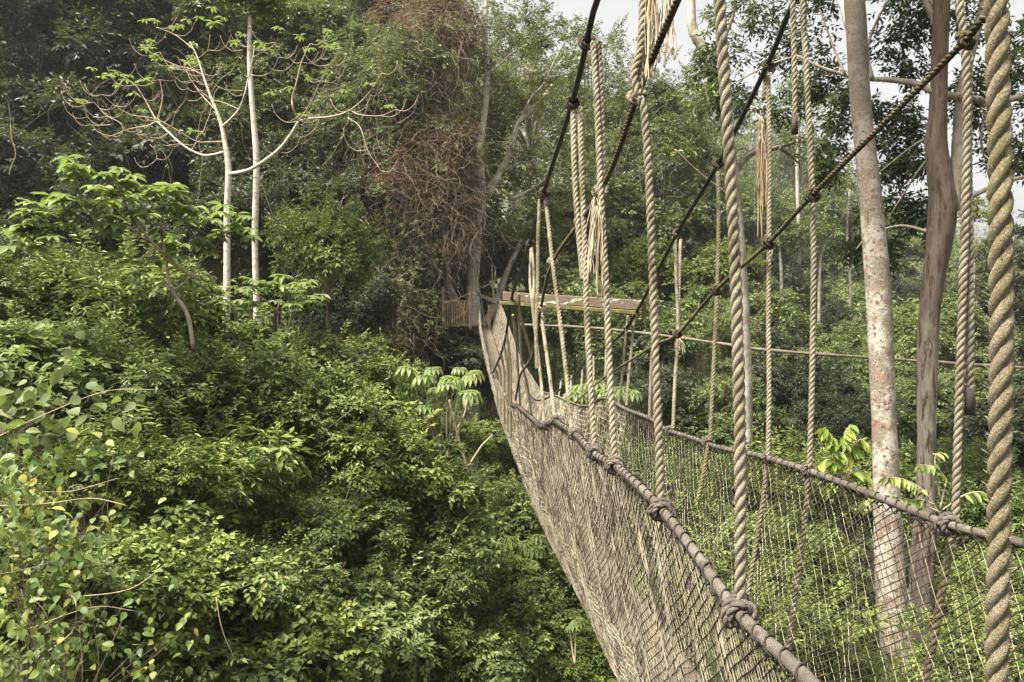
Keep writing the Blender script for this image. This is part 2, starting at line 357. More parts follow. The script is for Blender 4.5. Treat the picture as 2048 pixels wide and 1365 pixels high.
# ------------------------------------------------------------------ ground
nx, ny = 160, 150
gx = np.linspace(-170, 170, nx); gy = np.linspace(-30, 260, ny)
GX, GY = np.meshgrid(gx, gy)
GZ = np.minimum(gz(GX, GY), 60)
b = Buf(); i = np.arange(ny-1)[:, None]*nx; j = np.arange(nx-1)[None]
b.add(np.stack([GX, GY, GZ], -1).reshape(-1, 3), [np.stack([i+j, i+j+1, i+nx+j+1, i+nx+j], -1).reshape(-1, 4)])
tagp(b.build('ground', M['soil']), None, None, kind='structure')

# ------------------------------------------------------------------ the walkway: plan and ropes
AX, SL = .99, .072                                    # centre line X = .99 - .072 Y
def dist(x, off): return (AX+off)/((x-CX)/F+SL)       # where the line through column x meets the line that runs off beside the centre
def side_path(px, off, far=()):
    return np.array([P(x, y, dist(x, off)) for x, y in px]+[P(*q) for q in far])
OFF = .42
railL_px = [(1860, 1640), (1700, 1462), (1590, 1340), (1480, 1226), (1400, 1118), (1322, 1020), (1280, 975), (1230, 932), (1190, 906), (1150, 870), (1112, 842), (1088, 852), (1065, 838), (1040, 815), (1020, 805), (1003, 778), (986, 746)]
railR_px = [(2700, 1300), (2300, 1162), (2048, 1086), (1895, 1050), (1750, 993), (1617, 940), (1535, 918), (1415, 887), (1340, 862), (1300, 838), (1260, 822), (1205, 796), (1180, 812), (1150, 808), (1110, 791), (1082, 781)]
railL = smooth_path(side_path(railL_px, -OFF, [(978, 722, 15.0), (969, 690, 18), (963, 660, 21.5), (957, 610, 26)]), 6)
railR = smooth_path(side_path(railR_px, OFF, [(1062, 752, 14.6), (1040, 715, 17), (1020, 660, 20.5), (997, 590, 26)]), 6)
def at_y(path, Y): return np.stack([np.interp(Y, path[:, 1], path[:, 0]), Y, np.interp(Y, path[:, 1], path[:, 2])], -1)
dk = np.array([(-1, -1.60), (2, -1.60), (3.7, -1.60), (4.8, -1.58), (6.5, -1.63), (8.2, -1.62), (10.5, -1.50), (12.7, -1.36), (15.3, -1.10), (19, -.62), (22.5, -.08), (26, .44)])
def deck(Y): return np.interp(Y, dk[:, 0], dk[:, 1])+Z0
def centre(Y): return AX-SL*Y

def rope_thing(name, label, cat, path, R, m, group=None, twist=True, lash=None):
    loc = path[0]; t = thing(name, label, cat, loc, group); b = Buf()
    if twist: rope(b, path, R)
    else: tube(b, path, R, 9)
    b.build('rope' if m != 'cable' else 'cable', M[m], t, loc)
    return t

# hand ropes with their lashings
for path, lab, nm in ((railL, 'thick grey hand rope edging the near outer net, lashed with thin dark cord', 'hand_rope'), (railR, 'thick grey hand rope along the far inner net, right of the plank walk', 'hand_rope')):
    loc = path[0]; t = thing(nm, lab, 'hand rope', loc, 'hand ropes of the walkway')
    path = path+np.stack([np.sin(path[:, 1]*7)*.004, 0*path[:, 1], np.sin(path[:, 1]*5.3+1)*.004], 1); near = path[path[:, 1] < 9]; far = path[path[:, 1] >= 8.6]
    b = Buf(); p, s = resample(near, .004)
    tube(b, p, .0122*(1+.05*np.sin(s*4.3)*np.sin(s*1.7)+.085*np.sin(s*2*pi/.0125)+.03*np.sin(s*7)), 12)
    b.build('core_rope', M['rope_rail'], t, loc)
    b = Buf(); tube(b, resample(far, .1)[0], .013, 6); b.build('core_rope', M['rope_rail'], t, loc)
    b = Buf(); p, s = resample(near, .006); tt, n, bb = frames(p)
    a = s*2*pi/.062+.7*np.sin(s*11)
    c = p+.0150*(np.cos(a)[:, None]*n+np.sin(a)[:, None]*bb); tube(b, c, .0022, 5)
    p2, s2 = resample(near, .01); ph = np.abs(((s2/.05) % 1)-.5)*2
    c = p2-np.array([0, 0, 1])*(.014+.022*ph[:, None])+rng.normal(size=p2.shape)*.0015; tube(b, c, .0022, 4)
    b.build('lashing', M['net_dark'], t, loc)

cabL_px = [(1330, -420), (1245, -160), (1195, 0), (1183, 40), (1145, 205), (1088, 385), (1060, 487)]
cabL = smooth_path(np.vstack([side_path(cabL_px, -.457), [P(1026, 585, 7.0), P(1017, 640, 7.6), P(1005, 700, 8.8), P(985, 746, 11.2), P(981, 734, 13), P(975, 700, 17.5), P(968, 640, 22), P(952, 520, 27)]]), 6)
cabR_px = [(1900, -500), (1700, -180), (1590, 0), (1535, 130), (1437, 327), (1355, 466), (1281, 610), (1240, 672), (1180, 716), (1130, 772)]
cabR = smooth_path(np.vstack([side_path(cabR_px, .48), [P(1085, 800, 11.0), P(1060, 790, 13), P(1040, 740, 17), P(1015, 660, 22), P(985, 520, 27)]]), 6)
for path, lab in ((cabL, 'black steel cable sloping down to the left end of the mossy beam'), (cabR, 'black steel cable sloping down to the right end of the mossy beam')):
    rope_thing('steel_cable', lab, 'cable', resample(path, .05)[0], .0125, 'cable', 'black cables above the walkway', twist=False)
oliL = smooth_path(side_path([(1470, -300), (1400, -110), (1355, 0), (1317, 88), (1274, 195), (1200, 385), (1105, 525), (1082, 615), (1068, 700), (1060, 722), (1040, 752), (1031, 800)], -OFF), 6)
oliR = smooth_path(side_path([(2400, -330), (2120, -100), (1970, 36), (1930, 82), (1800, 215), (1625, 390), (1537, 486), (1432, 580), (1355, 668), (1310, 690), (1250, 728), (1200, 762), (1150, 806)], OFF), 6)
for path, lab in ((oliL, 'mossy olive guide rope dropping steeply behind the frayed rope bundles'), (oliR, 'dark olive guide rope slanting across the big pale tree trunk')):
    rope_thing('guide_rope', lab, 'rope', path, .0102, 'rope_olive', 'olive guide ropes of the walkway')

# ------------------------------------------------------------------ hanging ropes
def on(path, y, lo=None):                              # point of a rope path at picture height y
    py = CY-(path[:, 2]-Z0)/path[:, 1]*F
    k = np.argsort(np.abs(py-y))[0]
    return path[k], unit(np.gradient(path, axis=0)[k])

def fray(b, top, bottom, n, spread, r=.0016, wav=.012):
    top, bottom = np.asarray(top), np.asarray(bottom); Ln = np.linalg.norm(bottom-top)
    for _ in range(n):
        q = np.linspace(0, 1, 9)[:, None]; f = rng.uniform(.55, 1.05)
        o = rng.normal(size=3)*np.array([spread, spread, 0]); st = rng.uniform(0, .25)
        p = top+(bottom-top)*(st+(f-st)*q)+o*(.35+.8*np.sin(q*2.4))+np.cumsum(rng.normal(size=(9, 3)), 0)*wav*.25*np.array([1, 1, .2])
        tube(b, smooth_path(p, 2), r*rng.uniform(.6, 1.6), 4, rng.random())

def hanger(label, strands, side, m='rope', R=.0125, knots=(), frays=(), dt=None, db=None, cut=None, nm='hanging_rope'):
    """strands: pixel polylines; the distance runs from dt at the top to db at the bottom"""
    off = -OFF if side == 'L' else OFF
    x1, y1 = strands[0][-1]; db = db or dist(x1, off); dt = dt or db
    ys = [q[1] for s in strands for q in s]; y0, yb = min(ys), max(max(ys), y1)
    def D(y): return dt+(db-dt)*np.clip((y-y0)/max(y1-y0, 1), 0, 1.15)
    loc = P(x1, y1, db); t = thing(nm, label, 'rope', loc, 'hanging ropes of the walkway')
    for k, s in enumerate(strands):
        b = Buf(); pts = np.array([P(x, y, D(y)+.012*k) for x, y in s])
        if len(pts) == 2: pts = np.vstack([pts[0], pts.mean(0)+rng.normal(size=3)*.004, pts[1]])
        rope(b, smooth_path(pts, 8), R*rng.uniform(.94, 1.04), pitch=R*(6.2 if db < 1.0 else rng.uniform(5.2, 6.2)), rnd=.5+rng.uniform(-.22, .2)); so_ = b.build('strand', M[m], t, loc)
        if k == 0: main = so_
        if db < 1.0:                                                  # loose hairs on the nearest rope
            q, _ = resample(smooth_path(pts, 8), .0011); n = len(q); o = unit(rng.normal(size=(n, 3))*[1, 1, .4]); fb = Buf()
            for a, u, l in zip(q, o, rng.uniform(.003, .012, n)): a = a+u*R*.92; tube(fb, [a, a+u*l*.6+[0, 0, l*.4]], .00022, 3, rng.random(), cap=False)
            hb = fb.build('loose_hairs', M['fray'], so_, loc); hb['kind'] = 'stuff'
    for path, x, y, rh, km in knots:
        c, ax = on(path, y); b = Buf()
        knot(b, c, ax+rng.normal(size=3)*.10, np.array([0, 0, 1.]), rh, R*rng.uniform(.62, .80), turns=rng.choice([1.7, 2.2, 2.7]), rnd=rng.uniform(.3, .6)); b.build('knot', M[km], main, loc)
    for (x0, y0_), (x1_, y1_), n, sp, fm in frays:
        b = Buf(); dd = D(y0_)-.03; fray(b, P(x0, y0_, dd), P(x1_, y1_, dd), n, sp); b.build('frayed_end', M[fm], main, loc)
    if cut:
        b = Buf(); x, y = cut; c = P(x, y, D(y)); tube(b, [c+[0, 0, .03], c, c-[0, 0, .05]], R*1.12, 10); b.build('bound_end', M['knot_dark'], main, loc)
    return t

RR, OO, KK = .0135, .0105, .0125
hanger('very thick mossy rope hanging closest to the viewer at the picture edge', [[(1985, -260), (1993, 0), (2000, 350), (2003, 700), (1998, 1050), (1992, 1420), (1985, 1560)]], 'L', 'rope_moss', .0118, db=.845)
hanger('straight pale rope ending in the fat round knot low on the outer hand rope', [[(1434, -260), (1440, 0), (1452, 200), (1467, 460), (1476, 700), (1481, 960), (1481, 1222)]], 'L', 'rope', .0128, knots=[(railL, 1480, 1228, RR, 'rope_rail')])
hanger('doubled rope with a shaggy frayed bundle at the top edge of the view', [[(1280, 195), (1290, 240), (1300, 400), (1310, 690), (1317, 860), (1322, 1016)], [(1290, -200), (1286, 0), (1282, 90), (1268, 150), (1277, 192)], [(1304, -200), (1299, 0), (1293, 80), (1280, 165), (1278, 195)]], 'L', 'rope', .0125, dt=2.35, knots=[(railL, 1322, 1020, RR, 'rope_rail'), (oliL, 1274, 190, OO, 'rope')], frays=[((1308, -60), (1296, 165), 30, .010, 'fray'), ((1330, -40), (1328, 140), 13, .009, 'fray')])
hanger('rope falling from the topmost black cable knot with long pale frayed tail', [[(1186, 84), (1191, 160), (1196, 250), (1201, 372), (1208, 480), (1215, 640), (1222, 790), (1229, 926)], [(1198, 84), (1200, 160), (1204, 260), (1206, 375)]], 'L', 'rope', .0125, dt=3.1, knots=[(railL, 1230, 931, RR, 'rope_rail'), (oliL, 1200, 383, OO, 'rope'), (cabL, 1183, 75, KK, 'knot_dark')], frays=[((1190, 390), (1180, 570), 16, .008, 'fray'), ((1202, 395), (1196, 600), 10, .006, 'fray')])
hanger('doubled rope from the second black cable knot left of the frayed tail', [[(1160, 215), (1163, 330), (1168, 460), (1174, 640), (1182, 790), (1189, 902)], [(1146, 215), (1148, 320), (1155, 440), (1166, 560)]], 'L', 'rope', .0125, dt=3.6, knots=[(railL, 1189, 905, RR, 'rope_rail'), (cabL, 1145, 205, KK, 'knot_dark'), (oliL, 1152, 437, OO, 'rope')])
hanger('slanting rope through the pale knot left of the frayed ropes to the hand rope kink', [[(1091, 400), (1098, 460), (1105, 525), (1116, 610), (1126, 690), (1135, 770), (1144, 866)]], 'L', 'rope', .0118, dt=4.8, knots=[(oliL, 1105, 525, OO, 'rope'), (cabL, 1087, 385, KK, 'knot_dark'), (railL, 1148, 868, RR, 'rope_rail')])
hanger('loose rope stub dangling beside the left end of the beam with a cut tail', [[(1079, 400), (1076, 480), (1075, 580), (1072, 660), (1074, 738)]], 'L', 'rope', .0118, dt=4.9, db=4.7)
hanger('pale rope below the beam from a light knot to the lowest kink of hand rope', [[(1083, 625), (1088, 670), (1095, 720), (1103, 780), (1110, 838)]], 'L', 'rope', .0125, dt=5.4, knots=[(oliL, 1082, 615, OO, 'fray'), (railL, 1112, 842, RR, 'rope_rail')])
hanger('thin doubled rope from the fourth black cable knot in front of the beam', [[(1064, 495), (1068, 560), (1066, 620), (1075, 700), (1084, 780), (1088, 848)], [(1062, 498), (1060, 560), (1066, 622)]], 'L', 'rope', .0110, dt=6.0, knots=[(cabL, 1060, 487, KK, 'knot_dark'), (railL, 1088, 850, RR, 'rope_rail')])
hanger('yellowish rope tied round the left end of the beam and slanting inward', [[(1038, 588), (1040, 625), (1050, 665), (1061, 705), (1064, 720)]], 'L', 'rope_moss', .0125, dt=7.0, db=7.2)
hanger('first thin rope below the beam end, hanging straight to the hand rope', [[(1036, 600), (1039, 660), (1043, 720), (1054, 770), (1064, 836)]], 'L', 'rope', .0125, dt=7.2, db=7.6)
hanger('second thin rope below the beam end, leaning toward the plank walk', [[(1026, 630), (1032, 680), (1036, 740), (1040, 812)]], 'L', 'rope', .0125, dt=7.8, db=8.6)
hanger('thin brown rope hanging deepest at the bend of the outer hand rope', [[(1014, 660), (1017, 710), (1019, 760), (1021, 803)]], 'L', 'rope_moss', .0125, dt=8.8, db=9.6)
hanger('doubled rope at right with one cut black end, below the highest olive knot', [[(1911, -260), (1919, 0), (1928, 76), (1934, 200), (1931, 400), (1925, 600), (1918, 800), (1911, 1040)], [(1938, 110), (1936, 300), (1939, 520), (1940, 700), (1940, 790)], [(1908, 1060), (1890, 1150), (1870, 1260), (1845, 1400)]], 'R', 'rope', .0125, db=2.32, knots=[(railR, 1895, 1050, RR, 'rope_rail'), (oliR, 1930, 80, OO, 'rope_olive')], cut=(1940, 796))
hanger('rope crossing the middle olive knot and running down inside the inner net', [[(1598, -160), (1605, 0), (1613, 150), (1622, 330), (1627, 480), (1626, 640), (1623, 800), (1619, 936)], [(1617, 946), (1612, 1020), (1601, 1110), (1588, 1210), (1576, 1300)]], 'R', 'rope', .0118, db=3.16, dt=3.25, knots=[(railR, 1617, 940, RR, 'rope_rail'), (oliR, 1625, 390, OO, 'rope_olive')])
hanger('short rope length with a blackened end, hanging free from the right cable', [[(1583, -120), (1585, 0), (1588, 110), (1590, 238)]], 'R', 'rope', .0122, db=3.4, cut=(1590, 245))
hanger('thin rope with brown shredded tail, tied below the second right cable knot', [[(1537, 150), (1538, 300), (1538, 480), (1537, 640), (1538, 780), (1536, 914)], [(1531, 140), (1526, 200)], [(1534, 924), (1526, 1000), (1512, 1090), (1496, 1190)]], 'R', 'rope', .0112, dt=3.8, knots=[(railR, 1535, 918, RR, 'rope_rail'), (oliR, 1537, 486, OO, 'rope_olive'), (cabR, 1535, 130, KK, 'knot_dark')], frays=[((1522, 215), (1521, 478), 24, .009, 'fray_brown')])
hanger('thin rope from the third right cable knot, right of the thick straight rope', [[(1436, 345), (1437, 450), (1434, 580), (1428, 720), (1420, 882)], [(1416, 892), (1408, 940), (1396, 1000)]], 'R', 'rope_moss', .0115, dt=4.7, knots=[(railR, 1415, 887, RR, 'rope_rail'), (oliR, 1432, 580, OO, 'rope_olive'), (cabR, 1437, 327, KK, 'knot_dark')])
hanger('doubled thin rope with a whitish torn end just right of the beam', [[(1350, 480), (1353, 570), (1356, 668), (1350, 760), (1346, 858)], [(1361, 480), (1358, 570), (1355, 668)]], 'R', 'rope', .0112, dt=5.5, knots=[(railR, 1340, 862, RR, 'rope_rail'), (oliR, 1355, 668, OO, 'rope_olive'), (cabR, 1355, 466, KK, 'knot_dark')], frays=[((1357, 670), (1359, 712), 12, .012, 'fray')])
hanger('thin pair of ropes behind the thick straight one, knotted on the olive rope', [[(1305, 690), (1302, 740), (1299, 836)], [(1311, 692), (1309, 760), (1306, 845)]], 'R', 'rope', .0115, knots=[(oliR, 1310, 690, OO, 'rope_olive')])
hanger('rope dropping from the right beam end to the hand rope', [[(1268, 628), (1264, 690), (1258, 745), (1253, 812)]], 'R', 'rope', .0118, dt=6.7)
hanger('whitish rope beside the right beam end, slanting to the left', [[(1256, 632), (1250, 690), (1246, 740), (1237, 810)]], 'R', 'rope', .0118, dt=6.8)
hanger('farther thin rope left of the right beam end, reaching the hand rope peak', [[(1212, 700), (1211, 740), (1207, 793)]], 'R', 'rope', .0118, dt=7.6)
hanger('short mid-span rope under the low part of the right black cable', [[(1187, 712), (1187, 760), (1184, 806)]], 'R', 'rope', .0118, dt=8.4)
hanger('short mid-span rope beside the umbrella leaves', [[(1166, 730), (1163, 770), (1160, 804)]], 'R', 'rope', .0118, dt=9.3)
hanger('far short rope left of the umbrella leaves on the inner side', [[(1143, 752), (1141, 780), (1138, 803)]], 'R', 'rope', .0118, dt=10.2)
hanger('farthest short rope on the inner side of the walkway', [[(1122, 764), (1120, 780), (1117, 795)]], 'R', 'rope', .0118, dt=11.2)

for k, (yy, lab) in enumerate([(8.0, 'first of the close set thin brown ropes at the cable bend'), (8.5, 'second of the close set thin brown ropes at the cable bend'), (9.1, 'third of the close set thin brown ropes at the cable bend'), (9.8, 'fourth of the close set thin brown ropes at the cable bend'), (10.5, 'fifth and shortest of the thin brown ropes at the cable bend')]):
    a, c = at_y(cabL, yy), at_y(railL, yy+.1); t = thing('hanging_rope', lab, 'rope', c, 'hanging ropes of the walkway'); b = Buf()
    rope(b, smooth_path([a, (a+c)/2+[.02, 0, 0], c-[0, 0, .35]], 6), .013); b.build('strand', M['rope_moss'], t, c)
# beam between the cables
A, B_ = P(1010, 596, 7.25), P(1288, 615, 6.45)
ax = (B_-A)/2; dirx = unit(ax); back = unit(np.cross(dirx, [0, 0, 1])); back = back if back[1] > 0 else -back
upv = unit(np.cross(back, dirx)); upv = upv if upv[2] > 0 else -upv
loc = (A+B_)/2; t = thing('spreader_beam', 'mossy wooden beam with pale lichen spots spreading the two black cables', 'beam', loc)
b = Buf(); box(b, loc+upv*.013, ax, back*.045, upv*.042, .006); b.build('board', M['beam'], t, loc, smooth=False)
b = Buf(); box(b, loc-upv*.048, ax*1.006, back*.055, upv*.017, .005); b.build('bottom_batten', M['beam_lip'], t, loc, smooth=False)

# plank walk
loc = np.array([centre(0), 0., deck(0)]); t = thing('plank_walk', 'narrow weathered plank floor of the walkway lying in the netting', 'plank walk', loc)
Y = -1.0
while Y < 25.6:
    b = Buf(); y1 = min(Y+2.4, 26.0)
    a0 = np.array([centre(Y+.01), Y+.01, deck(Y)+.02]); a1 = np.array([centre(y1-.01), y1-.01, deck(y1)+.02])
    box(b, (a0+a1)/2, (a1-a0)/2, np.array([.155, .155*SL, 0]), np.array([0, 0, .018]), .005, rng.uniform(.35, .65))
    b.build('plank', M['plank'], t, loc, smooth=False); Y += 2.4

# nets
def net_surface(rail, sgn, u, v, bulge=0.0, drop=0.0):
    """u: distance along the walkway, v: 0 at the hand rope, 1 under the plank"""
    top = at_y(rail, u); top[..., 2] -= .02
    bot = np.stack([centre(u)+sgn*.20, u, deck(u)-.03-drop], -1)
    mid = .5*top+.5*bot; mid[..., 0] += sgn*(.02+bulge); mid[..., 2] -= .05
    q = v[..., None]; s = (1-q)**2*top+2*q*(1-q)*mid+q*q*bot
    fold = (.012*np.sin(u*9+v*2)+.008*np.sin(u*23+v*3))*np.sin(np.clip(v, 0, 1)*pi)
    s[..., 0] += sgn*fold
    return s

def net(buf, rail, sgn, y0, y1, cell, v0, v1, r, slant=-.25, bulge=0., drop=0., long_every=1, dark=None, jit=.0025):
    nu = int((y1-y0)/cell); nv = max(3, int(1.15*(v1-v0)/cell)+1)
    u = np.linspace(y0, y1, nu)[:, None]+np.zeros((1, nv)); v = np.linspace(v0, v1, nv)[None]+np.zeros((nu, 1))
    u = u+slant*v+.012*np.sin(v*9+u*5)
    odd = ((np.arange(nu)[:, None]+np.arange(nv)[None]) % 2)*2-1
    p = net_surface(rail, sgn, u+odd*cell*.05, np.clip(v+odd*.003, v0, v1), bulge, drop)+rng.normal(size=(nu, nv, 3))*jit
    def seg(a, c, tone, bb):
        a = a.reshape(-1, 3); c = c.reshape(-1, 3); t = unit(c-a)
        n = unit(np.cross(t, np.array([.31, .52, .8]))); m = np.cross(t, n)
        k = len(a); V = np.empty((k, 6, 3))
        for i in range(3):
            o = r*(math.cos(2.094*i)*n+math.sin(2.094*i)*m); V[:, i] = a+o; V[:, 3+i] = c+o
        f = np.array([[0, 1, 4, 3], [1, 2, 5, 4], [2, 0, 3, 5]])
        bb.add(V.reshape(-1, 3), [(f[None]+np.arange(k)[:, None, None]*6).reshape(-1, 4)], np.repeat(np.clip(tone+rng.normal(size=k)*.25, 0, 1), 6))
    if dark is not None and sgn > 0:
        seg(p[::2, :-1], p[::2, 1:], .4, buf); seg(p[1::2, :-1], p[1::2, 1:], .55, dark)
    else: seg(p[:, :-1], p[:, 1:], .62, buf)
    seg(p[:-1], p[1:], .45, dark if dark is not None else buf)
    k = p.reshape(-1, 3); r2 = r*2.1                                     # the knots of the mesh
    O = np.array([[1, 0, 0], [-1, 0, 0], [0, 1, 0], [0, -1, 0], [0, 0, 1], [0, 0, -1]])*r2
    fo = np.array([[0, 2, 4], [2, 1, 4], [1, 3, 4], [3, 0, 4], [2, 0, 5], [1, 2, 5], [3, 1, 5], [0, 3, 5]])
    buf.add((k[:, None]+O[None]).reshape(-1, 3), [(fo[None]+np.arange(len(k))[:, None, None]*6).reshape(-1, 3)], np.repeat(rng.uniform(.4, 1, len(k)), 6))

def strands(buf, rail, sgn, y0, y1, du, slope, r, tone=.5, bulge=0., jit=.0025, v0=0., v1=1.):
    """cords of one diagonal family, from the hand rope down to the plank"""
    nv = 30; c = np.arange(y0-max(slope, 0), y1-min(slope, 0), du); v = np.linspace(v0, v1, nv)
    u = c[:, None]+slope*v[None]+.010*np.sin(v[None]*9+c[:, None]*5); ok = (u > y0)&(u < y1)
    p = net_surface(rail, sgn, np.clip(u, y0, y1), v[None]+np.zeros_like(u), bulge)+rng.normal(size=u.shape+(3,))*jit
    k = (ok[:, :-1]&ok[:, 1:]); a, q = p[:, :-1][k], p[:, 1:][k]; t = unit(q-a)
    n = unit(np.cross(t, np.array([.31, .52, .8]))); m = np.cross(t, n); V = np.empty((len(a), 6, 3))
    for i in range(3):
        o = r*(math.cos(2.094*i)*n+math.sin(2.094*i)*m); V[:, i] = a+o; V[:, 3+i] = q+o
    f = np.array([[0, 1, 4, 3], [1, 2, 5, 4], [2, 0, 3, 5]])
    buf.add(V.reshape(-1, 3), [(f[None]+np.arange(len(a))[:, None, None]*6).reshape(-1, 4)], np.repeat(np.clip(tone+rng.normal(size=len(a))*.2, 0, 1), 6))

loc = railL[0]; t = thing('safety_net', 'pale dense net sagging on the outer side of the walkway toward the bushes', 'net', loc, 'walkway nets')
b, dkb = Buf(), Buf()
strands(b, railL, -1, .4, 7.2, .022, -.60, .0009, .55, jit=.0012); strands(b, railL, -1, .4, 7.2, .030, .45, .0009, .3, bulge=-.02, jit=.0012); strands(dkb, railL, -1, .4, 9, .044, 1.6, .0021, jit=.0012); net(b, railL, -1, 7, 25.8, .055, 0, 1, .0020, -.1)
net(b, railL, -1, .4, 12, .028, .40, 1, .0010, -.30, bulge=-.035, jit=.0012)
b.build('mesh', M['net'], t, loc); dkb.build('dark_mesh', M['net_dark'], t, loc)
b = Buf()
net(b, railL, -1, .4, 14, .026, .62, 1.0, .0012, .10, bulge=.03, drop=.02, jit=.0012); net(b, railL, -1, .4, 14, .024, .72, 1.0, .0012, -.08, bulge=.015, drop=.0, jit=.0012)
net(b, railL, -1, 6, 25.8, .05, .3, 1.0, .0022, .05, bulge=.02); net(b, railL, -1, 8, 25.8, .045, .0, 1.0, .0022, .12, bulge=-.02)
b.build('folded_lower_mesh', M['net'], t, loc)
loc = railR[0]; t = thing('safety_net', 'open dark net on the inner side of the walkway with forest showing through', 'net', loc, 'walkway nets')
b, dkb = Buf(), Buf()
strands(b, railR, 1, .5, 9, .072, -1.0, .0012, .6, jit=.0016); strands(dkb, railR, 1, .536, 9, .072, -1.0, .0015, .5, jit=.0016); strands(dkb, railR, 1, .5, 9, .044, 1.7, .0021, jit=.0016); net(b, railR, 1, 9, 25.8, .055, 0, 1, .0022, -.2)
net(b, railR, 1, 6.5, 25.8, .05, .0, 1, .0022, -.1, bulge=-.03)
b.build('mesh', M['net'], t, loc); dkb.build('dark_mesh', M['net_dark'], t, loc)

# ------------------------------------------------------------------ the tree platform at the far end
def bar(b, a, c, w, h, rnd=.5, bev=.004):
    a, c = np.asarray(a, float), np.asarray(c, float); d = (c-a)/2; u = unit(d)
    s = unit(np.cross(u, [0, 0, 1] if abs(u[2]) < .9 else [0, 1, 0])); n = np.cross(s, u)
    box(b, (a+c)/2, d, s*w/2, n*h/2, bev, rnd)
DP = 27.0
loc = P(935, 655, DP); t = thing('tree_platform', 'brown wooden platform with slatted railing built round the forked tree', 'platform', loc)
b = Buf()
for k in range(8):
    yy = DP-1.1+k*.3; bar(b, P(882, 656, DP)*[1, 0, 1]+[0, yy, 0], P(979, 651, DP)*[1, 0, 1]+[0, yy, 0], .26, .05, rng.uniform(.3, .7))
b.build('floor', M['wood'], t, loc, smooth=False)
b = Buf()
bar(b, P(884, 601, DP-1.1), P(938, 603, DP-1.1), .06, .05); bar(b, P(884, 601, DP-1.1), P(886, 600, DP+1), .06, .05); bar(b, P(884, 651, DP-1.13), P(938, 652, DP-1.13), .06, .05)
b.build('rail', M['wood'], t, loc, smooth=False)
b = Buf()
for k in range(11):
    x = 886+k*4.7; bar(b, P(x, 603, DP-1.16), P(x-.5, 658+rng.uniform(-3, 4), DP-1.16), .045, .022, rng.random())
for k in range(8): yy = DP-1+k*.27; bar(b, P(885, 603, DP)*[1, 0, 1]+[0, yy, 0], P(885, 655, DP)*[1, 0, 1]+[0, yy, 0], .022, .045, rng.random())
b.build('slat', M['wood'], t, loc, smooth=False)
for q in ((939, 575, 940, 660), (886, 575, 887, 660), (978, 610, 979, 655)):
    b = Buf(); bar(b, P(q[0], q[1], DP-1.2), P(q[2], q[3], DP-1.2), .08, .08); b.build('post', M['wood'], t, loc, smooth=False)
for q in ((907, 660, 924, 706), (950, 660, 940, 706)):
    b = Buf(); bar(b, P(q[0], q[1], DP-.9), P(q[2], q[3], DP-.1), .07, .07); b.build('brace', M['wood'], t, loc, smooth=False)
b = Buf(); bar(b, P(954, 588, DP-1.5), P(996, 606, DP-1.9), .09, .10, .9); b.build('entry_bar', M['plank'], t, loc, smooth=False)
for xs in ([(950, 540), (953, 590), (957, 640), (960, 668)], [(984, 530), (985, 570), (987, 610)], [(990, 545), (988, 590), (995, 640), (1000, 668)], [(948, 572), (968, 574), (986, 562)]):
    q = smooth_path([P(x, y, DP-1.7) for x, y in xs], 6); rope_thing('hanging_rope', ['yellow mossy rope left of the far walkway entrance', 'thin upright rope right of the far walkway entrance', 'looped thin rope lying on the far net', 'slack thin rope spanning the far walkway entrance'][int(xs[0][0] % 4) if xs[0][0] != 984 else 1] if False else {950: 'yellow mossy rope left of the far walkway entrance', 984: 'thin upright rope right of the far walkway entrance', 990: 'looped thin rope lying against the far net', 948: 'slack thin rope spanning the far walkway entrance'}[xs[0][0]], 'rope', q, .018, 'rope_moss', 'ropes at the far platform')

# ------------------------------------------------------------------ trees with drawn limbs
def limb(b, px, d, w0, w1, sides=9, n=6, behind=False):
    """px: pixel polyline (x, y) or (x, y, dd); w in pixels at that distance"""
    pts = np.array([P(q[0], q[1], d+(abs(q[2]) if behind else q[2]) if len(q) > 2 else d) for q in px]); p = smooth_path(pts, n)
    r = np.linspace(w0, w1, len(p))/F*d/2
    tube(b, p, r*(1+.05*np.sin(np.arange(len(p))*1.7)), sides); return p

def widths(b, rows, d, sides=14, n=6, lump=.03):
    pts = np.array([np.append(P(x, y, d), w/F*d/2) for x, y, w in rows]); p = smooth_path(pts, n)
    t, Nn, Bb = frames(p[:, :3]); a = np.arange(sides)*2*pi/sides
    v, f, caps = tube_grid(p[:, :3], p[:, 3], Nn, Bb, sides)
    g = v.reshape(len(p), sides, 3); rad = g-p[:, None, :3]
    k = 1+lump*np.sin(a*3+1)[None]+lump*np.sin(a[None]*2+np.arange(len(p))[:, None]*.35)+rng.normal(size=(len(p), sides))*lump*.4
    b.add((p[:, None, :3]+rad*k[..., None]).reshape(-1, 3), [f]+caps)

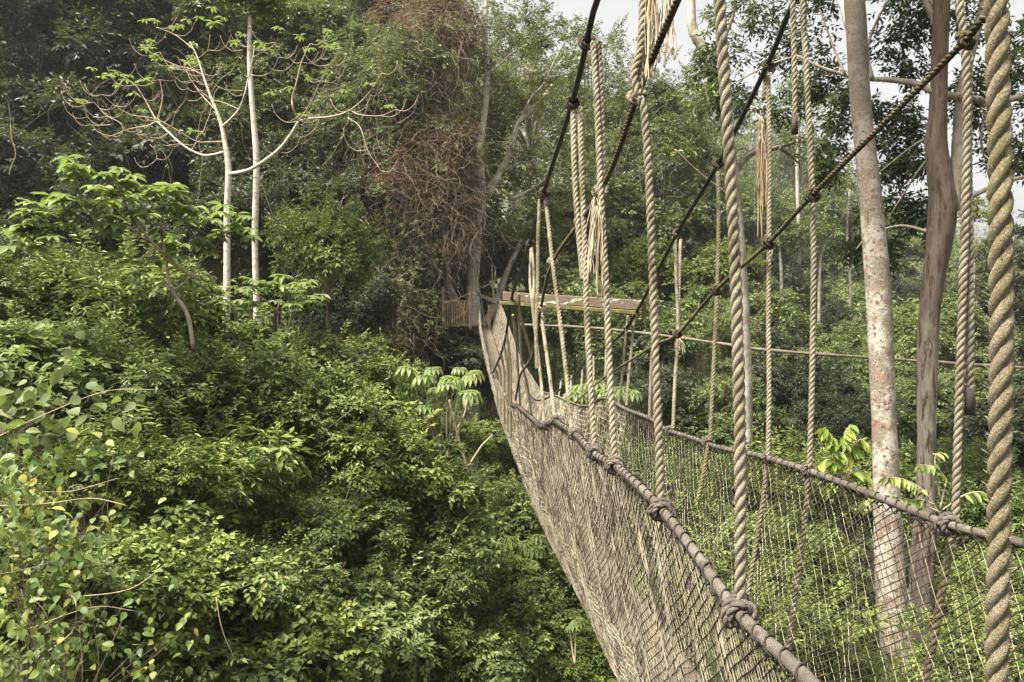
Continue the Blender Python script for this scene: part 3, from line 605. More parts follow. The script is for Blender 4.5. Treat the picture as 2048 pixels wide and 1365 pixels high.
# big pale trunk
d2 = 13.0
loc = P(1815, 1330, d2); t = thing('pale_tree', 'tall smooth trunk with pale blotched bark, thickest of the trunks at right', 'tree', loc, 'bare trunks at right')
b = Buf(); widths(b, [(1655, -420, 30), (1685, -200, 34), (1709, 0, 38), (1721, 200, 40), (1742, 400, 43), (1758, 600, 47), (1765, 760, 48), (1771, 900, 48), (1776, 1050, 52), (1779, 1120, 57), (1785, 1200, 61), (1797, 1290, 66), (1815, 1400, 80), (1830, 1700, 110)], d2, 20); b.build('trunk', M['bark_big'], t, loc)
b = Buf()
for px in ([(1705, 60), (1670, -30, 1), (1600, -120, 2)], [(1690, -150), (1750, -230, -1), (1840, -300, -2)], [(1660, -380), (1600, -450, 1), (1500, -480, 2)]): b = Buf(); limb(b, px, d2, 24, 10); b.build('limb', M['bark_pale'], t, loc)
b = Buf(); cen = np.array([P(x, y, d2+dd) for x, y, dd in [(1600, -160, 2), (1650, -250, 1), (1720, -330, 0), (1830, -310, -2), (1900, -260, -1), (1520, -470, 2), (1650, -480, 0), (1760, -460, 1), (1700, -200, -2), (1560, -270, 3)]])
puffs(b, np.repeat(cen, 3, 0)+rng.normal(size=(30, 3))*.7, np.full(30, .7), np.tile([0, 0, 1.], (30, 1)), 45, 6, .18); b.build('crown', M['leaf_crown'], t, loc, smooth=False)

# forked trunk beside it, with the dark overhanging crown
d3 = 13.6
loc = P(1828, 1330, d3); t = thing('forked_tree', 'reddish streaked tree that forks high up into dark overhanging leaves', 'tree', loc, 'bare trunks at right')
b = Buf(); widths(b, [(1905, -300, 30), (1890, -120, 36), (1884, 0, 30), (1880, 120, 32), (1877, 220, 34), (1873, 290, 40), (1880, 350, 48), (1887, 410, 53), (1880, 480, 47), (1868, 560, 42), (1858, 650, 38), (1855, 760, 36), (1853, 900, 34), (1851, 1000, 37), (1849, 1100, 45), (1841, 1200, 46), (1828, 1330, 52), (1815, 1500, 75), (1812, 1720, 100)], d3, 18, lump=.05); b.build('trunk', M['bark_brown'], t, loc)
b = Buf()
for px, w0, w1 in [([(1902, 420), (1912, 350, -.1), (1916, 290, -.2), (1922, 200, -.3), (1945, 90, -.4), (1990, -60, -.6)], 30, 16), ([(1872, 185), (1830, 168, -.3), (1780, 160, -.6), (1720, 156, -1), (1650, 138, -1.3), (1590, 110, -1.6)], 16, 5), ([(1884, 190), (1935, 196, .3), (1985, 205, .6), (2060, 188, 1), (2140, 150, 1.5)], 18, 10), ([(1932, 398), (1960, 385, .2), (1998, 368, .4), (2060, 352, .8), (2150, 340, 1)], 11, 7), ([(1880, 60), (1840, -20, -.3), (1790, -90, -.6), (1700, -150, -1)], 18, 8), ([(1868, 270), (1830, 290, -.3), (1790, 320, -.6), (1760, 345, -.8)], 6, 2), ([(1960, 195), (1970, 230, .3), (1962, 270, .4), (1968, 310, .5), (1985, 325, .6)], 7, 4), ([(1885, 470), (1850, 462, -.3), (1800, 452, -.7), (1740, 470, -1.2), (1712, 500, -1.4)], 8, 3), ([(1870, 300), (1835, 345, -.2), (1800, 400, -.5), (1775, 440, -.7)], 5, 2), ([(1745, 158, -.8), (1735, 100, -1), (1755, 40, -1), (1790, -20, -1)], 8, 4), ([(1690, 150, -1.1), (1665, 90, -1.3), (1640, 20, -1.4)], 6, 3), ([(1880, 20), (1820, -30, .4), (1760, -40, .7)], 10, 5), ([(1890, -40), (1960, -80, .4), (2050, -90, .8)], 16, 8), ([(1595, 112, -1.6), (1540, 130, -1.9), (1480, 160, -2.2), (1430, 190, -2.4)], 5, 2)]: limb(b, px, d3, w0, w1, behind=True)
b.build('limbs', M['bark_grey'], t, loc)
b = Buf()
cl = [(1450, 130, 55, -2.3), (1500, 190, 60, -2.2), (1425, 190, 50, -2.4), (1550, 140, 55, -2), (1590, 70, 60, -1.7), (1490, 60, 55, -2.1), (1645, 130, 42, -1.4), (1560, 215, 45, -2), (1405, 150, 35, -2.4), (1530, 30, 50, -1.9), (1640, 20, 55, -1.5), (1620, 190, 35, -1.5),
      (1745, 480, 45, -1.2), (1715, 500, 30, -1.4), (1800, 420, 40, -.7), (1830, 450, 45, -.5), (1770, 520, 28, -1), (1850, 420, 35, -.3), (1665, 300, 35, -1.2), (1672, 240, 40, -1.2), (1655, 340, 25, -1.2), (1680, 180, 35, -1),
      (1780, 90, 55, -.8), (1835, 60, 60, -.4), (1770, 20, 55, -.8), (1830, 140, 40, -.5), (1800, 230, 35, -.6), (1830, 270, 30, -.4), (1775, 290, 25, -.8), (1810, 320, 26, -.6), (1760, 340, 24, -.8), (1840, 330, 28, -.3), (1750, 215, 30, -1),
      (1950, 60, 60, .4), (2010, 120, 55, .6), (1940, 150, 40, .2), (2050, 60, 60, .8), (2050, 220, 55, .9), (2030, 290, 40, .7), (1960, 240, 30, .3), (1975, 310, 30, .4), (2055, 330, 40, .9), (1900, 20, 55, .2), (1925, 230, 28, .1),
      (1900, -60, 70, 0), (1990, -80, 70, .6), (1720, -70, 60, -1), (1800, -90, 70, -.6), (1640, -60, 60, -1.4), (2080, -60, 80, 1)]
cen = []; rad = []
for x, y, r, dd in cl:
    for k in range(3):
        cen.append(P(x+rng.normal()*r*.45, y+rng.normal()*r*.4, d3+abs(dd)+.35+abs(rng.normal())*.35)); rad.append(r/F*d3*rng.uniform(.5, .8))
cen = np.array(cen); puffs(b, cen, np.array(rad), np.tile([0, 0, .3], (len(cen), 1)), 26, 6, .135, up=.2, hollow=.1)
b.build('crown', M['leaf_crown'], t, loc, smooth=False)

# slim pale trunk behind the straight rope
d1 = 17.0
loc = P(1492, 1120, d1); t = thing('slim_pale_tree', 'slim pale trunk standing close behind the straight thick rope', 'tree', loc, 'bare trunks at right')
b = Buf(); widths(b, [(1378, -120, 14), (1382, 0, 17), (1386, 60, 19), (1412, 110, 21), (1440, 200, 24), (1462, 320, 23), (1473, 430, 25), (1482, 560, 26), (1488, 700, 27), (1491, 850, 28), (1491, 1000, 29), (1493, 1140, 40), (1495, 1400, 50)], d1, 14); b.build('trunk', M['bark_pale'], t, loc)
b = Buf()
for px, w0, w1 in [([(1466, 350), (1500, 310, .3), (1545, 298, .5), (1590, 285, .8)], 14, 7), ([(1415, 110), (1445, 75, .3), (1465, 30, .5), (1475, -40, .6)], 13, 8), ([(1560, 296, .5), (1580, 310, .6), (1600, 330, .7)], 8, 3), ([(1470, 400), (1440, 380, -.3), (1390, 340, -.6), (1350, 300, -.8)], 9, 4), ([(1475, 440), (1520, 400, .4), (1560, 370, .6)], 6, 3)]: limb(b, px, d1, w0, w1)
b.build('limbs', M['bark_grey'], t, loc)
b = Buf(); cen = np.array([P(x, y, d1+dd) for x, y, dd in [(1600, 285, .8), (1480, -60, .6), (1380, -130, 0), (1345, 295, -.8), (1430, -110, 0)] for _ in range(2)])+rng.normal(size=(10, 3))*.35
puffs(b, cen, np.full(10, .4), np.tile([0, 0, 1.], (10, 1)), 20, 6, .15); b.build('crown', M['leaf_mid'], t, loc, smooth=False)

# white branching tree at left
dw = 15.0
def whorl(b, c, n, r, L, up=.1, rnd=None, ratio=.42, tm=BROAD):
    """a tuft of n long drooping leaves round a shoot tip"""
    a = rng.uniform(0, 2*pi)+np.arange(n)*2*pi/n+rng.normal(size=n)*.2
    ax = np.stack([np.cos(a), np.sin(a), np.full(n, up)+rng.normal(size=n)*.22], 1)
    leaves(b, np.tile(c, (n, 1))+ax*r, ax, np.tile([0, 0, 1.], (n, 1))+rng.normal(size=(n, 3))*.2, L*rng.uniform(.75, 1.1, n), L*ratio, tm, rnd)
def tuft(parent, loc, c, L, m=4):
    b = Buf()
    """several palmate leaves on stalks"""
    for _ in range(m):
        q = c+rng.normal(size=3)*np.array([.6, .6, .28])*L*1.2
        whorl(b, q, 7, .01, L*rng.uniform(.75, 1.1), up=-.18, rnd=np.clip(rng.random()*.5+rng.random(7)*.5, 0, 1))
    b.build('foliage', M['leaf_light'], parent, loc)

loc = P(452, 720, dw); t = thing('white_branching_tree', 'slender white tree with long upcurved bare branches and green leaf tufts', 'tree', loc)
b = Buf(); widths(b, [(450, 900, 16), (452, 700, 14), (454, 560, 13), (454, 430, 12.5), (457, 345, 12), (452, 300, 10), (444, 255, 8), (433, 222, 6), (420, 190, 5), (406, 150, 4), (396, 118, 3), (380, 84, 2)], dw, 10); b.build('trunk', M['bark_white'], t, loc)
b = Buf(); tw = Buf(); tips = []
BR = [([(457, 348), (480, 345, -.2), (507, 336, -.4), (553, 304, -.7), (580, 272, -.9), (597, 243, -1)], 9, 6),
      ([(597, 243, -1), (586, 215, -1.1), (585, 195, -1.1), (592, 170, -1.2), (603, 125, -1.2), (620, 88, -1.3)], 5, 2), ([(597, 243, -1), (612, 222, -1.2), (630, 190, -1.4), (641, 163, -1.5), (660, 130, -1.6), (685, 96, -1.7)], 4, 1.5),
      ([(598, 242, -1), (625, 237, -1.3), (660, 234, -1.6), (698, 222, -1.9), (735, 190, -2.1), (764, 147, -2.3)], 5, 1.5), ([(700, 221, -1.9), (720, 230, -2), (760, 232, -2.2), (790, 220, -2.4)], 3, 1), ([(696, 236, -1.6), (720, 255, -1.7), (735, 300, -1.8), (762, 342, -1.9)], 2.5, 1.2),
      ([(449, 304), (430, 309, .1), (408, 311, .2), (386, 303, .3), (362, 288, .4), (338, 266, .5), (314, 243, .6)], 6, 4),
      ([(314, 243, .6), (322, 215, .6), (325, 190, .6), (320, 160, .6)], 4, 2), ([(314, 243, .6), (302, 222, .7), (290, 200, .8), (270, 170, .9), (240, 150, 1)], 3.5, 1.2), ([(314, 243, .6), (295, 252, .6), (270, 256, .7), (248, 262, .8), (222, 272, .9), (196, 264, 1), (183, 250, 1)], 3.5, 1.2), ([(338, 266, .5), (320, 275, .3), (300, 275, .2), (272, 268, .1)], 2.5, 1), ([(248, 262, .8), (240, 246, .8), (215, 233, .9), (200, 218, 1), (188, 205, 1)], 2.5, 1), ([(222, 250, .8), (195, 250, .8), (176, 235, .9), (168, 212, .9)], 2.2, 1),
      ([(445, 284), (420, 285, -.2), (393, 284, -.4), (365, 268, -.6), (342, 254, -.7), (316, 240, -.8)], 5, 3), ([(316, 240, -.8), (295, 235, -.9), (262, 230, -1), (230, 212, -1.1), (205, 190, -1.2)], 3, 1), ([(342, 254, -.7), (352, 225, -.8), (370, 200, -.8), (376, 178, -.9)], 2.5, 1), ([(362, 288, .4), (345, 290, .3), (330, 291, .3), (306, 280, .2), (300, 268, .2)], 2.5, 1), ([(300, 290, .2), (310, 300, .2), (313, 318, .2), (296, 333, .1)], 2.2, 1),
      ([(443, 255), (460, 240, -.1), (478, 219, -.2), (489, 190, -.3), (497, 155, -.3), (505, 120, -.4), (509, 92, -.4)], 6, 2), ([(486, 182, -.3), (450, 180, -.5), (428, 168, -.6), (412, 150, -.7), (408, 138, -.7)], 2.5, 1), ([(478, 219), (445, 205, .2), (425, 200, .3), (400, 182, .4), (383, 162, .5), (372, 140, .6)], 2.5, 1), ([(505, 115, -.4), (535, 100, -.6), (553, 85, -.7)], 2, 1), ([(498, 150, -.3), (525, 152, -.6), (545, 140, -.7), (558, 115, -.8)], 2, 1),
      ([(433, 222), (410, 198, .3), (395, 180, .5), (385, 165, .6)], 3, 1), ([(406, 150), (380, 138, .3), (350, 130, .5), (310, 110, .6), (280, 90, .7)], 2.5, 1), ([(420, 190), (440, 160, -.2), (465, 140, -.3), (485, 100, -.4)], 2.2, 1), ([(396, 118), (415, 100, -.2), (420, 70, -.2)], 2, 1), ([(398, 130), (370, 140, .2), (340, 135, .3), (320, 105, .4)], 2, 1), ([(388, 100), (350, 70, .3), (312, 55, .4)], 2, 1)]
for px, w0, w1 in BR:
    limb(tw if w0 < 5.5 else b, px, dw, w0*.85, w1*.8, 6); q = px[-1]; tips.append(P(q[0], q[1], dw+(q[2] if len(q) > 2 else 0)))
    for _ in range(5 if len(px) > 4 else 2):                         # fine upcurved shoots
        k = rng.integers(len(px)//2, len(px)); q = px[k]; s = rng.choice([-1, 1]); l = rng.uniform(22, 55); dd = q[2] if len(q) > 2 else 0
        limb(tw, [(q[0], q[1], dd), (q[0]+s*l*.5, q[1]+2, dd), (q[0]+s*l*.9, q[1]-l*.25, dd), (q[0]+s*l*1.1, q[1]-l*.7, dd)], dw, 1.3, .7, 4, 4)
        if rng.random() < .25: tips.append(P(q[0]+s*l*1.1, q[1]-l*.7, dw+dd))
b.build('branches', M['bark_white'], t, loc); tw.build('twigs', M['twig'], t, loc)
for q in tips:
    if rng.random() < .42 and not (q[0] < P(300, 0, dw)[0] and q[2] < P(0, 180, dw)[2]): tuft(t, loc, q, .15, rng.integers(1, 4))
for x, y in [(182, 135), (225, 150), (250, 140), (240, 170), (275, 180), (290, 165), (410, 35), (420, 22), (375, 50), (345, 45), (300, 35), (390, 85), (430, 55), (480, 70), (515, 75), (540, 60), (360, 120), (345, 122), (325, 115), (560, 180), (660, 190), (680, 185), (640, 150), (575, 60), (600, 55), (640, 75), (670, 62)]: tuft(t, loc, P(x, y, dw+rng.uniform(-1, 1)), .15, rng.integers(1, 3))

loc = P(515, 760, 15.6); t = thing('white_trunk_tree', 'straight chalk white trunk rising behind the branching white tree', 'tree', loc)
b = Buf(); widths(b, [(516, 900, 15), (515, 760, 13.5), (514, 680, 13), (513, 600, 12.5), (510, 480, 12), (513, 330, 12), (509, 260, 11.5), (503, 190, 10), (499, 120, 9), (500, 40, 8), (503, -60, 10)], 15.6, 10); b.build('trunk', M['bark_white'], t, loc)
b = Buf()
for px in ([(501, 20), (540, -40, .4), (600, -90, .6)], [(502, -10), (460, -60, -.4), (400, -90, -.7)]): limb(b, px, 15.6, 6, 3)
b.build('limbs', M['bark_white'], t, loc)
b = Buf(); cen = np.array([P(x, y, 15.6) for x, y in [(600, -95), (400, -95), (503, -80), (550, -60), (450, -70), (497, 15), (520, 0), (480, -5), (540, 25)]]); puffs(b, cen, np.array([.55]*5+[.22]*4), np.tile([0, 0, 1.], (9, 1)), 60, 6, .15); b.build('crown', M['leaf_mid'], t, loc, smooth=False)

# young plant with palmate leaves
dp = 10.4
loc = P(385, 700, dp); t = thing('palmate_sapling', 'slanting sapling with light green palmate leaf tufts at its branch ends', 'sapling', loc)
b = Buf()
SB = [([(388, 700), (375, 630), (350, 590), (338, 560), (330, 510), (322, 470)], 9, 5), ([(400, 560, .2), (372, 545, .1), (345, 525), (300, 480, -.3), (272, 440, -.5), (250, 405, -.6), (235, 372, -.6)], 8, 3), ([(338, 580), (355, 576), (375, 560, .2), (388, 545, .3), (400, 520, .4), (420, 490, .5)], 5, 2), ([(400, 525, .4), (430, 495, .6), (440, 470, .6)], 2.5, 1.2), ([(318, 497, -.2), (285, 515, -.3), (255, 520, -.4)], 2.5, 1.2), ([(300, 480, -.3), (325, 450, -.1), (340, 430)], 2.5, 1.2), ([(285, 462, -.4), (240, 455, -.6), (205, 440, -.8)], 2.5, 1.2), ([(262, 425, -.5), (220, 415, -.7), (170, 400, -.9), (150, 345, -1)], 3, 1.3), ([(250, 405, -.6), (260, 390, -.5), (310, 385, -.3)], 2, 1), ([(190, 405, -.8), (130, 420, -1), (85, 430, -1.2)], 2.5, 1), ([(345, 575), (320, 572, -.2), (305, 570, -.3)], 4, 2), ([(330, 500), (350, 480, .2), (385, 440, .4)], 2.5, 1)]
for px, w0, w1 in SB: limb(b, px, dp, w0, w1, 6)
b.build('branches', M['twig'], t, loc)
b = Buf()
for x, y, dd in [(150, 332, -1), (160, 345, -1), (235, 362, -.6), (250, 372, -.5), (220, 382, -.6), (305, 372, -.3), (330, 385, -.2), (290, 390, -.3), (118, 385, -1), (130, 400, -1), (75, 430, -1.2), (100, 440, -1.1), (150, 425, -1), (180, 440, -.8), (215, 408, -.7), (240, 415, -.6), (200, 445, -.8), (335, 420, 0), (360, 425, .1), (400, 432, .4), (425, 440, .5), (440, 460, .6), (470, 432, .6), (480, 455, .6), (60, 455, -1.2), (90, 465, -1.2), (40, 470, -1.2), (380, 475, .4), (410, 490, .4), (330, 470, .1), (290, 430, -.3), (255, 520, -.4), (300, 530, -.3), (350, 500, .2)]:
    tuft(t, loc, P(x, y, dp+dd), .20, 4)
loc = P(560, 690, 13.4); t = thing('palmate_sapling', 'small sapling of drooping light leaves in front of the white trunks', 'sapling', loc)
b = Buf()
for px in ([(560, 690), (555, 640), (560, 600), (585, 570)], [(557, 630), (530, 600, -.2), (500, 585, -.3)], [(560, 610), (600, 600, .2), (630, 590, .3)]): limb(b, px, 13.4, 4, 1.5, 6)
b.build('branches', M['twig'], t, loc); b = Buf()
for x, y in [(560, 565), (585, 560), (610, 570), (575, 585), (545, 580), (620, 592), (600, 605), (500, 575), (520, 600), (485, 590), (640, 600), (550, 610), (590, 620), (515, 580), (470, 580)]: tuft(t, loc, P(x, y, 13.4+rng.uniform(-.3, .3)), .2, 3)

# platform tree
dt_ = 28.0
loc = P(940, 760, dt_); t = thing('platform_tree', 'crooked pale limbed tree that carries the wooden platform', 'tree', loc)
b = Buf(); widths(b, [(930, 1000, 60), (936, 800, 48), (942, 700, 42), (946, 640, 36), (945, 570, 26), (949, 500, 23), (955, 440, 19), (963, 400, 16), (962, 350, 14), (958, 300, 12), (966, 250, 12), (973, 190, 11), (974, 120, 10), (970, 60, 9), (975, -40, 8)], dt_, 12, lump=.08); b.build('trunk', M['bark_white'], t, loc)
b = Buf()
for px, w0, w1 in [([(964, 412), (985, 375, .3), (1005, 335, .5), (1020, 305, .7), (1030, 265, .9), (1042, 240, 1), (1075, 210, 1.2), (1105, 170, 1.4)], 14, 6), ([(940, 660), (925, 635, -.6), (908, 600, -1), (895, 570, -1), (890, 540, -.8), (880, 500, -.5), (860, 450, 0), (820, 410, .4)], 20, 9), ([(970, 650), (990, 610, .6), (1005, 570, .9), (1020, 530, 1.2), (1045, 480, 1.5)], 16, 8), ([(1000, 345, .5), (1030, 330, .8), (1075, 320, 1)], 6, 3), ([(962, 360), (945, 335, -.3), (930, 310, -.4), (930, 295, -.4)], 8, 5), ([(975, 200), (960, 185, .3), (940, 160, .5), (915, 125, .8)], 5, 2), ([(1042, 240, 1), (1060, 200, 1), (1090, 165, 1), (1110, 120, 1), (1140, 70, 1.2)], 5, 2), ([(974, 150), (1000, 130), (1020, 110), (1070, 80)], 4, 2), ([(972, 60), (950, 20), (940, -40)], 4, 2), ([(1020, 400, .6), (1060, 380, 1), (1090, 360, 1.4)], 7, 3)]: limb(b, px, dt_, w0*1.15, w1*1.15, 8)
b.build('limbs', M['bark_pale'], t, loc)
b = Buf(); cen = []
for x, y, r in [(1000, 120, 60), (1060, 90, 60), (1100, 150, 60), (1140, 80, 50), (1090, 230, 50), (1130, 280, 60), (1020, 190, 40), (930, 120, 40), (1060, 330, 50), (1100, 400, 60), (920, 60, 50), (990, 40, 50), (1060, 20, 50), (1140, 190, 50), (1040, 430, 50), (1150, 360, 60)]:
    for _ in range(4): cen.append(P(x+rng.normal()*r*.5, y+rng.normal()*r*.5, dt_+rng.normal()*.9+.5))
cen = np.array(cen); puffs(b, cen, rng.uniform(.35, .7, len(cen)), np.tile([0, 0, .5], (len(cen), 1)), 26, 6, .17, hollow=.1); b.build('crown', M['leaf_olive'], t, loc, smooth=False)

# ------------------------------------------------------------------ vine drapes
def vines(b, regions, d, n, ln=(.8, 2.6), r=.0038, curl=.12, hang=.5):
    for x, y, rx, ry, dep in regions:
        for _ in range(n):
            p0 = P(x+rng.normal()*rx*.5, y+rng.normal()*ry*.5, d+rng.normal()*dep)
            m = 9; v = unit(rng.normal(size=3)*[1, 1, .6]-[0, 0, hang]); pts = [p0]; st = rng.uniform(*ln)/m
            for _k in range(m):
                v = unit(v+rng.normal(size=3)*.33-np.array([0, 0, hang*.3])); pts.append(pts[-1]+v*st)
            tube(b, smooth_path(np.array(pts), 2), r*rng.uniform(.5, 1.5), 3, rng.random(), cap=False)

def vine_thing(label, regions, d, n, leafm, leafn, L, base, col='vine', host=None):
    loc = P(*base); t = thing('vine_drape', label, 'vines', loc, 'vine drapes on the forest edge')
    b = Buf(); vines(b, regions, d, n); b.build('stems', M[col], t, loc)
    b = Buf(); cen = []; rad = []
    for x, y, rx, ry, dep in regions:
        for _ in range(leafn): cen.append(P(x+rng.normal()*rx*.5, y+rng.normal()*ry*.5, d+rng.normal()*dep*.8)); rad.append(rng.uniform(.25, .6))
    cen = np.array(cen); puffs(b, cen, np.array(rad), np.tile([0, -.6, .2], (len(cen), 1)), 22, 6, L, ratio=.5, hollow=.1)
    b.build('leaves', M[leafm], t, loc, smooth=False)
    if leafm == 'leaf_brown':
        b = Buf(); k = rng.random(len(cen)) < .35; q = cen[k]+rng.normal(size=(k.sum(), 3))*.25
        puffs(b, q, np.full(len(q), .35), np.tile([0, -.6, .2], (len(q), 1)), 14, 6, .10, ratio=.5, hollow=.1); b.build('green_leaves', M['leaf_far'], t, loc, smooth=False)
    b = Buf(); p = smooth_path([P(base[0], base[1]+250, d+1), P(base[0]+10, base[1], d+.8), P(regions[0][0], regions[0][1], d+.6)], 8)
    tube(b, p, np.linspace(.22, .07, len(p)), 8); b.build('stem_trunk', M['bark_dark'], t, loc)
vine_thing('rounded mass of dry brown vines hanging left of the platform tree', [(845, 345, 105, 95, 1.0), (875, 400, 80, 90, .8), (820, 420, 100, 80, .8), (790, 350, 60, 60, .8), (880, 290, 60, 40, .8), (780, 480, 60, 60, .8), (895, 450, 40, 50, .6)], 26.0, 620, 'leaf_brown', 150, .085, (850, 640, 26))
vine_thing('tall thin column of pale brown vines reaching the top edge', [(865, 20, 70, 60, .8), (860, 110, 70, 70, .8), (840, 190, 80, 70, .8), (900, 60, 60, 60, .8), (820, 240, 70, 60, .8)], 27.5, 480, 'leaf_brown', 90, .085, (850, 640, 27.5), col='liana')
vine_thing('olive and rust coloured vines falling below the brown mass', [(800, 560, 70, 80, .8), (790, 640, 60, 60, .8), (800, 560, 40, 70, .7), (760, 520, 50, 60, .7), (800, 640, 30, 50, .6), (800, 690, 50, 40, .6)], 25.0, 170, 'leaf_olive', 48, .10, (810, 760, 25))
vine_thing('sparse green vines over the tree left of the brown column', [(760, 210, 80, 60, 1), (720, 170, 60, 50, 1), (760, 290, 60, 50, 1), (690, 240, 60, 50, 1), (820, 130, 60, 60, 1)], 26.5, 160, 'leaf_far', 50, .14, (760, 640, 26.5), col='liana')
loc = P(560, 620, 24); t = thing('hanging_liana', 'thin grey lianas trailing down the dark forest wall at left', 'lianas', loc)
b = Buf(); vines(b, [(600, 400, 120, 120, 1.5), (680, 420, 80, 120, 1.5), (300, 200, 250, 150, 1.5), (100, 300, 150, 120, 1.5), (640, 520, 80, 80, 1)], 25, 22, ln=(2, 5), r=.008, hang=1.3); b.build('strand', M['liana'], t, loc)

# ------------------------------------------------------------------ umbrella leaved plants
def umbrella(label, stems, d, L, base, m='leaf_yellow'):
    loc = P(*base); t = thing('umbrella_plant', label, 'plant', loc, 'umbrella leaved plants')
    b = Buf(); lf = Buf()
    for x, y, dd, s in stems:
        top = P(x, y, d+dd); q = smooth_path([P(*base), P(*base)*.4+top*.6+[0, 0, -.1], top], 6); tube(b, q, np.linspace(.012, .005, len(q))*d/9, 5)
        n = 13; a = np.arange(n)*2*pi/n*.97+rng.uniform(0, 6); tilt = rng.normal(size=2)*.22
        for seg in range(2):
            ax = np.stack([np.cos(a), np.sin(a), -.25-.45*seg-.3+np.cos(a)*tilt[0]+np.sin(a)*tilt[1]-.15], 1)
            if seg == 0: a0 = unit(np.stack([np.cos(a), np.sin(a), -.12+np.cos(a)*tilt[0]+np.sin(a)*tilt[1]], 1)); leaves(lf, np.tile(top, (n, 1)), a0, np.tile([0, 0, 1.], (n, 1)), L*s*.62, L*s*.20, BROAD, np.clip(rng.random()*.5+rng.random(n)*.4, 0, 1))
            else: leaves(lf, top+a0*L*s*.34, ax, np.tile([0, 0, 1.], (n, 1)), L*s*.66, L*s*.24, BROAD, np.clip(rng.random()*.4+.2+rng.random(n)*.3, 0, 1))
    b.build('stems', M['twig'], t, loc); lf.build('umbrella_leaves', M[m], t, loc)
umbrella('light green umbrella leaves lit against the dark gap left of the net', [(818, 738, 0, 1), (845, 752, -.2, .9), (905, 755, 0, 1.1), (942, 745, .2, 1), (893, 768, -.3, .8), (935, 782, -.2, 1.15), (805, 770, .3, .7), (865, 735, .4, .8), (920, 735, .3, .7), (850, 810, -.2, .8), (880, 830, 0, .7), (815, 832, .1, .8), (790, 838, .2, .7), (825, 860, -.1, .6), (870, 775, .1, .7)], 13.2, .33, (895, 940, 13.2), 'leaf_light')
umbrella('dull green umbrella leaves low beside the bottom of the net', [(1010, 1075, 0, .9), (1045, 1085, .2, .9), (1070, 1095, .1, .8), (1025, 1110, -.2, 1), (1060, 1120, -.1, .9), (1080, 1070, .3, .7), (1000, 1105, .2, .8)], 15, .40, (1040, 1240, 15), 'leaf_dark')
umbrella('bright green umbrella leaves half hidden behind the mid-span hand rope', [(1165, 770, 0, 1), (1190, 762, .3, .9), (1240, 775, .3, .9), (1150, 785, -.2, .9), (1215, 782, 0, 1), (1262, 780, .3, .8)], 17, .5, (1200, 880, 17), 'leaf_light')
umbrella('small bright umbrella plant at the foot of the outer net', [(1152, 1240, 0, 1.1), (1140, 1252, .1, .7)], 12, .20, (1150, 1330, 12), 'leaf_light')
loc = P(935, 960, 14.5); t = thing('bare_sapling', 'forked bare tan stem in the dark gap left of the net', 'sapling', loc)
b = Buf()
for px, w0, w1 in [([(935, 960), (932, 930), (918, 880), (905, 830), (898, 800)], 7, 3), ([(935, 935), (950, 912, .1), (965, 890, .2), (985, 870, .3)], 5, 2), ([(912, 860), (928, 830, .2), (935, 800, .3)], 3, 1.5)]: limb(b, px, 14.5, w0, w1, 6)
b.build('stems', M['twig'], t, loc)

# ------------------------------------------------------------------ foreground leafy mass at left
G1 = 'leafy bushes below the walkway'
BUSH = [
 ('bush_fine', 40, 640, 11.5, 200, 'dark dense bush against the left edge below the palmate tufts'),
 ('bush_long', 235, 640, 11.8, 190, 'dense bush crown right under the slanting sapling'),
 ('bush_bright', 90, 790, 9.6, 210, 'leafy mid green bush at left below the dark edge bush'),
 ('bush_a', 320, 810, 10.4, 190, 'bush crown left of the white trunk feet with dark hollow below'),
 ('bush_bright', 440, 770, 13.0, 170, 'bush crown hiding the feet of the two white trunks'),
 ('bush_c', 610, 790, 13.5, 160, 'bush crown rising under the drooping light sapling'),
 ('bush_b', 730, 800, 14.0, 130, 'far right shoulder of the bush mass under the olive vines'),
 ('bush_fine', 560, 850, 11.6, 200, 'broad sunlit bush in the middle of the left mass'),
 ('bush_b', 720, 930, 12.2, 190, 'pale glossy bush crown left of the bare forked stem'),
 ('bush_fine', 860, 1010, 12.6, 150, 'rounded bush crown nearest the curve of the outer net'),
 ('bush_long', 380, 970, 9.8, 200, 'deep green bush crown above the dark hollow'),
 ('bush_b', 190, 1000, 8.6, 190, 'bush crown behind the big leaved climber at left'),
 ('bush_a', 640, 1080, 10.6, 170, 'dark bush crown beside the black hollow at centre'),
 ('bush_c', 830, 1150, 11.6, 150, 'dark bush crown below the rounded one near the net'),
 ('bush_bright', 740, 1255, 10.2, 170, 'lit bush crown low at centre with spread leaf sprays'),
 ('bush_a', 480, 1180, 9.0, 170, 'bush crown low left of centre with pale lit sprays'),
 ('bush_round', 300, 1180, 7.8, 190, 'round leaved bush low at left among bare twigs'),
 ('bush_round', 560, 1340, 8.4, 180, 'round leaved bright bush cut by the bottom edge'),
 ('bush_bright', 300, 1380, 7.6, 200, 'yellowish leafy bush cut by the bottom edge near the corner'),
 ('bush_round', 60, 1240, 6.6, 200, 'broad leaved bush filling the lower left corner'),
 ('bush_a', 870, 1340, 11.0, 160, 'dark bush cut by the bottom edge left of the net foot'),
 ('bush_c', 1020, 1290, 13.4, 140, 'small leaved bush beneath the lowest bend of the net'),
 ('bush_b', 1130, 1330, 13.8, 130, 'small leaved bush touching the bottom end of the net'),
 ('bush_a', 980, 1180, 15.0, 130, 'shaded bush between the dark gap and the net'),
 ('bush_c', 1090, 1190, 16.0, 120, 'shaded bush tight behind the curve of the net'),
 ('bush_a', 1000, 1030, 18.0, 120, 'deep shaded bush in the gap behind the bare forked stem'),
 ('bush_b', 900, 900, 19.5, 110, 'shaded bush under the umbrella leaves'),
 ('bush_a', 780, 840, 17.0, 110, 'shaded bush left of the umbrella leaves'),
]
